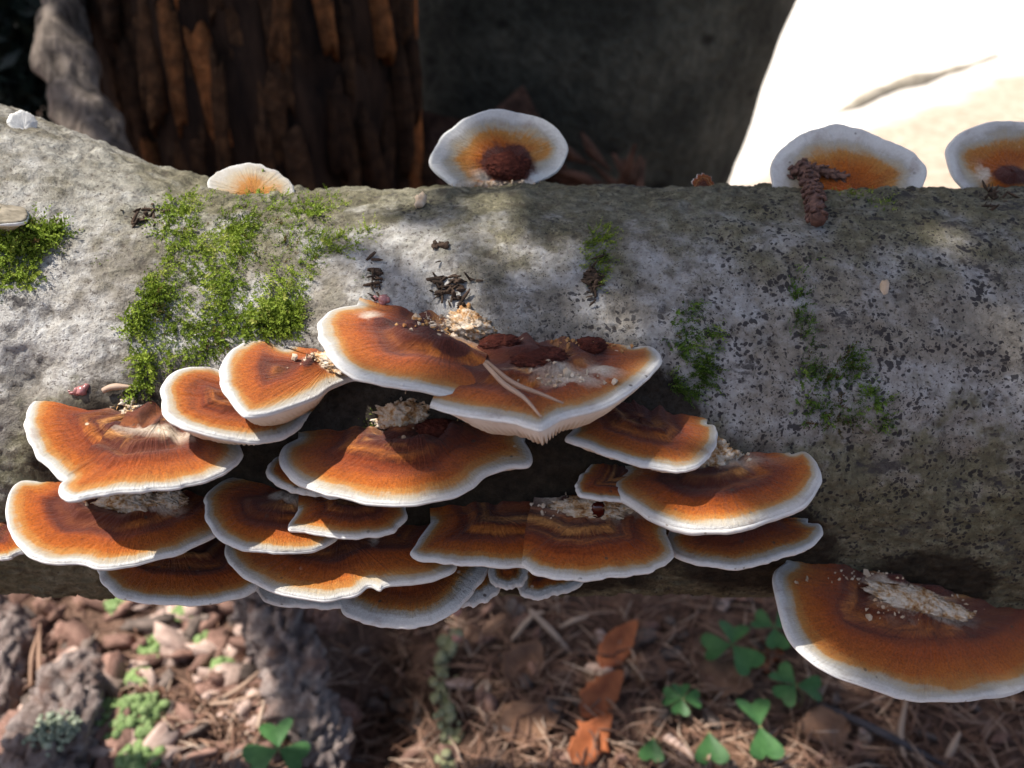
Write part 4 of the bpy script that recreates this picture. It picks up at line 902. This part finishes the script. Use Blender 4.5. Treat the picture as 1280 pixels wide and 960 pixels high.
needle('short pale stalk crossing the fan below the tiny hanging brackets', g((700, 784, .2), (718, 775, .3), (735, 770, .3)), 0.024, 0.95, 'grass_stalk', 'stalk')
needle('dark bluish twig lying across the lower right litter', g((1022, 880, .1), (1080, 905, .14), (1130, 930, .14), (1195, 965, .1)), 0.034, 0.05, 'twig', 'twig', None, simple('dark_twig', (0.030, 0.026, 0.030), (0.085, 0.075, 0.080), 8))
needle('grey grass stalk standing under the solitary bracket', g((1132, 955, .02), (1126, 915, .2), (1134, 870, .5)), 0.026, 0.9, 'grass_stalk', 'stalk')
needle('grey slanting stub at the bottom right litter', g((1180, 955, .05), (1190, 935, .15), (1200, 915, .25)), 0.032, 0.9, 'grass_stalk', 'stalk')

# leaves on the ground
MORANGE = leafy('orange_leaf', (0.26, 0.070, 0.028), (0.52, 0.17, 0.065), 0.3, 6, 0.6)
MBROWNL = leafy('brown_leaf', (0.12, 0.060, 0.038), (0.27, 0.15, 0.095), 0.25, 6, 0.7)
def leaf(label, px, py, L, W, yaw, tilt, mat, cat='dead leaf', group=None, seed=1, lift=0.08, name='dead_leaf', tip=1.0):
    lr = np.random.default_rng(seed); nu, nv = 17, 9; V = []
    for i in range(nu):
        t = i / (nu - 1); w = W * (math.sin(math.pi * t ** (0.8 * tip)) ** 0.75 + 0.01) * (1 + 0.12 * lr.normal())
        for j in range(nv):
            q = j / (nv - 1) * 2 - 1; V.append(((t - 0.5) * L, q * w, 0.12 * W * abs(q) + 0.18 * L * ((t - 0.5) ** 2) * 1.5 + 0.05 * W * math.sin(7 * t + 3 * q + seed)))
    p = on_ground(px, py, lift); o = link(name, mesh(name, np.array(V), grid_faces(nu, nv)), None, mat); o.location = p; o.rotation_euler = (tilt[0], tilt[1], R(yaw))
    sm = o.modifiers.new('thickness', 'SOLIDIFY'); sm.thickness = 0.006; return tag(o, label, cat, group)
leaf('orange-red dead leaf, uppermost of the three in the shaded litter', 772, 806, 0.62, 0.13, 52, (0.5, -0.2), MORANGE, seed=1, lift=0.16)
leaf('orange-red dead leaf, middle one of the three in the shaded litter', 752, 868, 0.58, 0.14, 48, (0.5, -0.2), MORANGE, seed=2, lift=0.14)
leaf('orange-red dead leaf at the bottom edge, lowest of the three', 738, 925, 0.55, 0.14, 50, (0.5, -0.2), MORANGE, seed=3, lift=0.12)
leaf('triangular brown dead leaf in the lower right litter above the dark twig', 1028, 912, 0.46, 0.20, 15, (0.25, 0.1), MBROWNL, seed=4, tip=1.5)
leaf('brown dead leaf lying left of the clover at lower right', 905, 850, 0.5, 0.18, -20, (0.2, 0.1), MBROWNL, seed=5)
leaf('brown dead leaf in the needles below the largest orange leaves', 660, 905, 0.6, 0.2, 30, (0.3, 0.1), MBROWNL, seed=6)
leaf('reddish brown leaf in the needles right of the bead-like shoot', 655, 830, 0.55, 0.2, 60, (0.3, -0.1), MBROWNL, seed=7)
leaf('dull pinkish leaf between the orange leaves and the clover', 815, 835, 0.42, 0.16, 70, (0.3, 0.1), MBROWNL, seed=8)
leaf('brown leaf under the clover near the bottom edge', 905, 945, 0.5, 0.2, 10, (0.2, 0.1), MBROWNL, seed=9, lift=0.03)
leaf('reddish leaf scrap tucked behind the clover beside the solitary bracket', 958, 825, 0.4, 0.14, 35, (0.3, 0.1), MORANGE, seed=10, lift=0.03)

# wood sorrel
MSORREL = leafy('sorrel_leaf', (0.042, 0.125, 0.038), (0.105, 0.250, 0.078), 0.35, 7, 0.5, 0.35)
MSTEM = simple('sorrel_stem', (0.16, 0.13, 0.06), (0.28, 0.20, 0.10), 8)
def heart(s):
    prof = [(0, 0), (0.22, 0.16), (0.45, 0.36), (0.66, 0.52), (0.85, 0.60), (1.0, 0.56), (1.09, 0.40), (1.08, 0.22), (0.98, 0.06), (0.92, 0.0)]
    V = []; F = []
    for y, x in prof:
        for q in (-1, -0.5, 0, 0.5, 1): V.append((q * x * s, (y if abs(q) == 1 else y * 0.5 + (min(y, 0.92)) * 0.5 if q else min(y, 0.92)) * s, abs(q) * x * 0.28 * s - 0.10 * s * y * y))
    for i in range(len(prof) - 1):
        for j in range(4): F.append((i * 5 + j, i * 5 + j + 1, i * 5 + j + 6, i * 5 + j + 5))
    return mesh('leaflet', np.array(V), F)
def sorrel(label, px, py, size, yaw, tilt, lift=0.35, n=3, droop=0.1, seed=0, angs=None):
    lr = np.random.default_rng(seed); p = on_ground(px, py, lift); base = p.copy(); base[2] = gz1(p[0], p[1]); base[0] += 0.06
    root = empty('wood_sorrel', base, label, 'plant', 'wood sorrel plants on the ground'); top = p - base
    tv, tf = tube(smooth_path([np.zeros(3), top * 0.5 + np.array((0.05, 0, 0)), top], 8), 0.012, 6); link('stem', mesh('stem', tv, tf), root, MSTEM)
    for k in range(n):
        o = link('leaflet', heart(size * 0.86 * lr.uniform(0.9, 1.1)), root, MSORREL); a = R((angs[k] if angs else yaw + 120 * k))
        o.location = top; o.rotation_euler = (Matrix.Rotation(tilt[0], 3, 'X') @ Matrix.Rotation(tilt[1], 3, 'Y') @ Matrix.Rotation(a, 3, 'Z') @ Matrix.Rotation(-droop, 3, 'X')).to_euler()
sorrel('bright green three-leaved wood sorrel at the bottom edge beside the old root', 348, 936, 0.27, 20, (0.35, 0.0), 0.35, seed=1, angs=[15, 118, 250])
sorrel('largest shaded wood sorrel, between the orange leaves and the solitary bracket', 915, 806, 0.29, 0, (0.25, 0.0), 0.3, seed=2, angs=[-15, 95, 215])
sorrel('wood sorrel half hidden by the left tip of the solitary bracket', 968, 784, 0.24, 60, (0.3, 0.1), 0.3, seed=3)
sorrel('wood sorrel tucked under the left rim of the solitary bracket', 995, 856, 0.22, 30, (0.3, 0.0), 0.3, seed=4, angs=[40, 130, 260])
sorrel('wood sorrel with two stacked leaflets near the bottom right', 950, 908, 0.27, 0, (0.25, 0.1), 0.3, n=2, seed=5, angs=[5, 185])
sorrel('lone wood sorrel leaflet near the bottom edge, right of the smaller one', 886, 915, 0.27, 175, (0.3, 0.0), 0.25, n=1, seed=6, angs=[180])
sorrel('smallest lone wood sorrel leaflet near the bottom edge', 816, 922, 0.20, 175, (0.3, 0.0), 0.2, n=1, seed=7, angs=[170])
sorrel('wood sorrel with a ring of tiny leaflets around a bare centre', 853, 873, 0.16, 0, (0.3, 0.0), 0.25, n=4, seed=8, angs=[0, 80, 165, 270])

# bead-like whitish green shoot climbing in front of the hollow
MBEAD = leafy('pale_bead', (0.15, 0.17, 0.06), (0.46, 0.44, 0.28), 0.2, 9, 0.7)
MBEADP = simple('pink_bud', (0.36, 0.14, 0.11), (0.50, 0.26, 0.21), 9)
def bead_shoot():
    lr = np.random.default_rng(8); pts = g((556, 985, .02), (562, 930, .08), (558, 880, .12), (552, 830, .2), (566, 785, .38)); path = smooth_path(pts, 40); b = pts[0]
    root = empty('bead_shoot', b, 'upright whitish-green bead-like moss shoot below the lowest bracket', 'plant')
    tv, tf = tube(path - b, 0.014, 8); link('stem', mesh('stem', tv, tf), root, MBEAD)
    for k, p in enumerate(path):
        for _ in range(2):
            v, f = ICO2; r = lr.uniform(0.024, 0.055) * (1.3 if k > 33 else 1); o = link('bead', mesh('bead', v * r * lr.uniform(0.75, 1.3, 3), f), root, MBEADP if (k > 36 and _ == 0) else MBEAD); o.location = Vector(p - b + lr.normal(0, 0.055, 3))
bead_shoot()

# pale green lichen cushions in the rubble
MLICH = leafy('pale_moss', (0.16, 0.26, 0.08), (0.34, 0.44, 0.20), 0.25, 14, 0.8)
def cushion(label, px, py, r, n, seed, lift=0.05, mat=None, size=(0.03, 0.06)):
    lr = np.random.default_rng(seed); b = on_ground(px, py, lift); Vs = []; Fs = []; off = 0
    for _ in range(n):
        d = lr.normal(0, 1, 3); d[2] = abs(d[2]); d = unit(d); p = d * np.array((r, r, r * 0.6)) * lr.uniform(0.6, 1.0) * (1 + 0.4 * mnoise.noise(Vector(d * 3 + seed))); sz = lr.uniform(*size)
        v = ICO1[0] * sz * lr.uniform(0.6, 1.3, 3); Vs.append(v + p); Fs.append(ICO1[1] + off); off += len(v)
    o = link('moss_cushion', mesh('moss_cushion', np.concatenate(Vs), np.concatenate(Fs), True), None, mat or MLICH); o.location = b; return tag(o, label, 'moss', 'moss cushions on the ground', 'stuff')
cushion('largest pale green moss cushion in the sunlit rubble', 168, 905, 0.26, 260, 1)
cushion('pale moss cushion cut by the bottom edge', 175, 955, 0.2, 160, 2)
cushion('darker moss tuft left of the largest moss cushion', 128, 898, 0.15, 100, 3)
cushion('small round moss cushion amid the bark chips', 190, 812, 0.12, 70, 4)
cushion('small green moss tuft just below the half-shaded bracket', 148, 757, 0.11, 60, 5)
cushion('yellowish moss tuft under the right of the half-shaded bracket', 228, 765, 0.12, 60, 6)
cushion('slim moss tuft on the chips left of the old root', 280, 838, 0.11, 60, 7)
cushion('moss tuft on the chips above the crossing needles', 258, 805, 0.10, 50, 8)
cushion('moss blob beside the reddish chips in the rubble centre', 175, 850, 0.10, 50, 9)
cushion('grey-green lichen crust on the wood block', 70, 915, 0.2, 200, 10, 0.42, leafy('grey_lichen', (0.20, 0.24, 0.17), (0.38, 0.42, 0.33), 0.2, 14, 0.9), (0.012, 0.03))

# ------------------------------------------------------------------ small things on the log
def cone_scales(path, rad, n, lr, root, P0, mat, name='scale'):
    for k in range(n):
        t = (k + 0.5) / n; p = path[int(t * (len(path) - 1))]; tg = unit(path[min(int(t * (len(path) - 1)) + 1, len(path) - 1)] - path[max(int(t * (len(path) - 1)) - 1, 0)]); a = k * 2.399
        e1 = unit(np.cross(tg, (0.2, 0.9, 0.3))); e2 = np.cross(tg, e1); o_ = math.cos(a) * e1 + math.sin(a) * e2
        v, f = chunk(ICO2, 300 + k % 9, (0.6, 0.45, 1.0), 0.5); R3 = np.stack([np.cross(o_, tg), o_, unit(tg * 0.8 + o_ * 0.5)], 0)
        r = rad * lr.uniform(0.35, 0.62); link(name, mesh(name, (v * r) @ R3 + p + o_ * rad * 0.75 - P0, f), root, mat)
MCONE = simple('cone_scale', (0.030, 0.014, 0.011), (0.20, 0.105, 0.078), 38, 0.7, 0.3, 0.6, 0.01)
def cone():
    lr = np.random.default_rng(3); off = np.array((0, -0.03, 0.05)); P = lambda *q: [log_hit(x, y)[0] + off for x, y in q]
    a = smooth_path([at_depth(1002, 206, 4.72), *P((1008, 238), (1014, 262), (1018, 287))], 30); b = smooth_path([at_depth(988, 215, 4.72), at_depth(1020, 212, 4.70), at_depth(1052, 222, 4.72), at_depth(1078, 228, 4.78)], 30); P0 = a[-1].copy()
    root = empty('scaly_cone', P0, 'brown scaly T-shaped cone remnant hanging over the log crest', 'cone')
    cone_scales(a, 0.045, 70, lr, root, P0, MCONE); cone_scales(b, 0.032, 60, lr, root, P0, MCONE)
    tv, tf = tube(a - P0, 0.035, 8); link('core', mesh('core', tv, tf), root, MCONE); tv, tf = tube(b - P0, 0.022, 8); link('core', mesh('core', tv, tf), root, MCONE)
cone()
MDEB = simple('dark_debris', (0.018, 0.013, 0.010), (0.10, 0.065, 0.045), 18, 0.9, 0.15, 0.7, 0.01)
MRESIN = M('resin', 0.15, 0.5); MRESIN.b.inputs['Base Color'].default_value = (0.50, 0.22, 0.21, 1); MRESIN.b.inputs['Transmission Weight'].default_value = 0.35; MRESIN = MRESIN.m
MRED = M('red_drop', 0.08, 0.6); MRED.b.inputs['Base Color'].default_value = (0.055, 0.006, 0.004, 1); MRED = MRED.m
def clump(name, label, cat, px, py, n, spread, size, mat, seed, el=(1, 1, 1), lift=0.01):
    lr = np.random.default_rng(seed); b, nn = log_hit(px, py); parts = []
    for k in range(n):
        h, n2 = log_hit(px + lr.normal(0, spread[0]), py + lr.normal(0, spread[1])); v, f = chunk(ICO2, 400 + k + seed * 7, np.array(el) * lr.uniform(0.25, 1.0) ** 1.2 * 1.7 * size * lr.uniform(0.6, 1.4, 3), 0.9); parts.append((v @ np.array(Matrix.Rotation(lr.uniform(0, 6), 3, Vector(unit(lr.normal(0, 1, 3))))) + h + n2 * (lift + size * lr.uniform(0, 0.6)) - b, f))
    V, F = merge(parts); o = link(name, mesh(name, V, F), None, mat); o.location = b; return tag(o, label, cat)
clump('bark_debris', 'dark crumbled debris clump on bark above the largest bracket', 'debris', 565, 362, 60, (11, 13), 0.009, MDEB, 1, (2.6, 0.45, 0.55))
clump('bark_debris', 'elongated dark debris scrap above the left lobe of the largest bracket', 'debris', 470, 347, 24, (4, 10), 0.010, MDEB, 2, (2.6, 0.45, 0.55))
clump('bark_debris', 'dark debris wisp below the small moss patch in the middle', 'debris', 740, 352, 40, (4, 11), 0.010, MDEB, 3, (2.6, 0.45, 0.55))
clump('bark_debris', 'small dark crumb on the upper middle bark left of the shell-shaped bracket', 'debris', 548, 308, 12, (6, 6), 0.007, MDEB, 4)
clump('bark_debris', 'dark scrap at the foot of the log-top bracket cut by the right edge', 'debris', 1242, 248, 30, (8, 9), 0.008, MDEB, 5, (2.6, 0.45, 0.55))
clump('bark_debris', 'thin dark twig scrap on bark left of the largest moss patch', 'debris', 182, 272, 26, (11, 7), 0.008, MDEB, 6, (2.6, 0.45, 0.55))
clump('resin_blob', 'glossy pink resin blob above the split bracket at far left', 'resin', 98, 488, 7, (8, 3), 0.011, MRESIN, 7)
clump('resin_blob', 'glossy dark pink resin blob at the tip of the largest bracket', 'resin', 478, 378, 9, (5, 3), 0.012, MRESIN, 8)
clump('wood_crumb', 'small orange wood crumb on bark below the dark debris clump', 'crumb', 581, 386, 4, (3, 3), 0.009, MCRUMB_B, 9)
clump('wood_crumb', 'pale flat wood flake high on the bark below the shell-shaped bracket', 'crumb', 528, 257, 2, (2, 1), 0.028, MCRUMB, 10, (1, 0.4, 0.8))
clump('wood_crumb', 'tan crumb on the shaded bark at right', 'crumb', 1104, 361, 2, (2, 1), 0.022, MCRUMB, 11)
L14 = FUNGI['F14'][1]; dp = on_plane(747, 636, L14['P0'] + L14['N'] * 0.06, L14['N']); v, f = chunk(ICO3, 9, (0.030, 0.028, 0.036), 0.15)
o = link('red_drop', mesh('red_drop', v, f), None, MRED); o.location = dp; tag(o, 'dark red glossy drop on the shaded two-lobed bracket', 'drop')
L4 = FUNGI['F4'][1]; onc = lambda x, y, l=0.06: on_plane(x, y, L4['P0'] + L4['N'] * l, L4['N'])
needle('upper dry needle lying across the largest bracket', [onc(608, 452, .08), onc(640, 478, .09), onc(675, 492, .075), onc(704, 504, .06)], 0.010, 0.8)
needle('lower dry needle lying across the largest bracket', [onc(606, 455, .09), onc(630, 480, .09), onc(655, 497, .075), onc(677, 522, .05)], 0.010, 0.85)
needle('thin straw stuck to bark above the split bracket at far left', [log_hit(132, 491)[0] + (0, -0.02, 0.02), log_hit(145, 489)[0] + (0, -0.02, 0.03), log_hit(168, 486)[0] + (0, -0.02, 0.02)], 0.014, 0.9, 'straw', 'straw')
needle('short green stalk in front of the sun-bleached bracket', [log_hit(322, 246)[0] + (0, -0.02, 0), at_depth(325, 230, 4.62), at_depth(329, 211, 4.62)], 0.010, 0.4, 'moss_stalk', 'stalk', None, MMOSS)
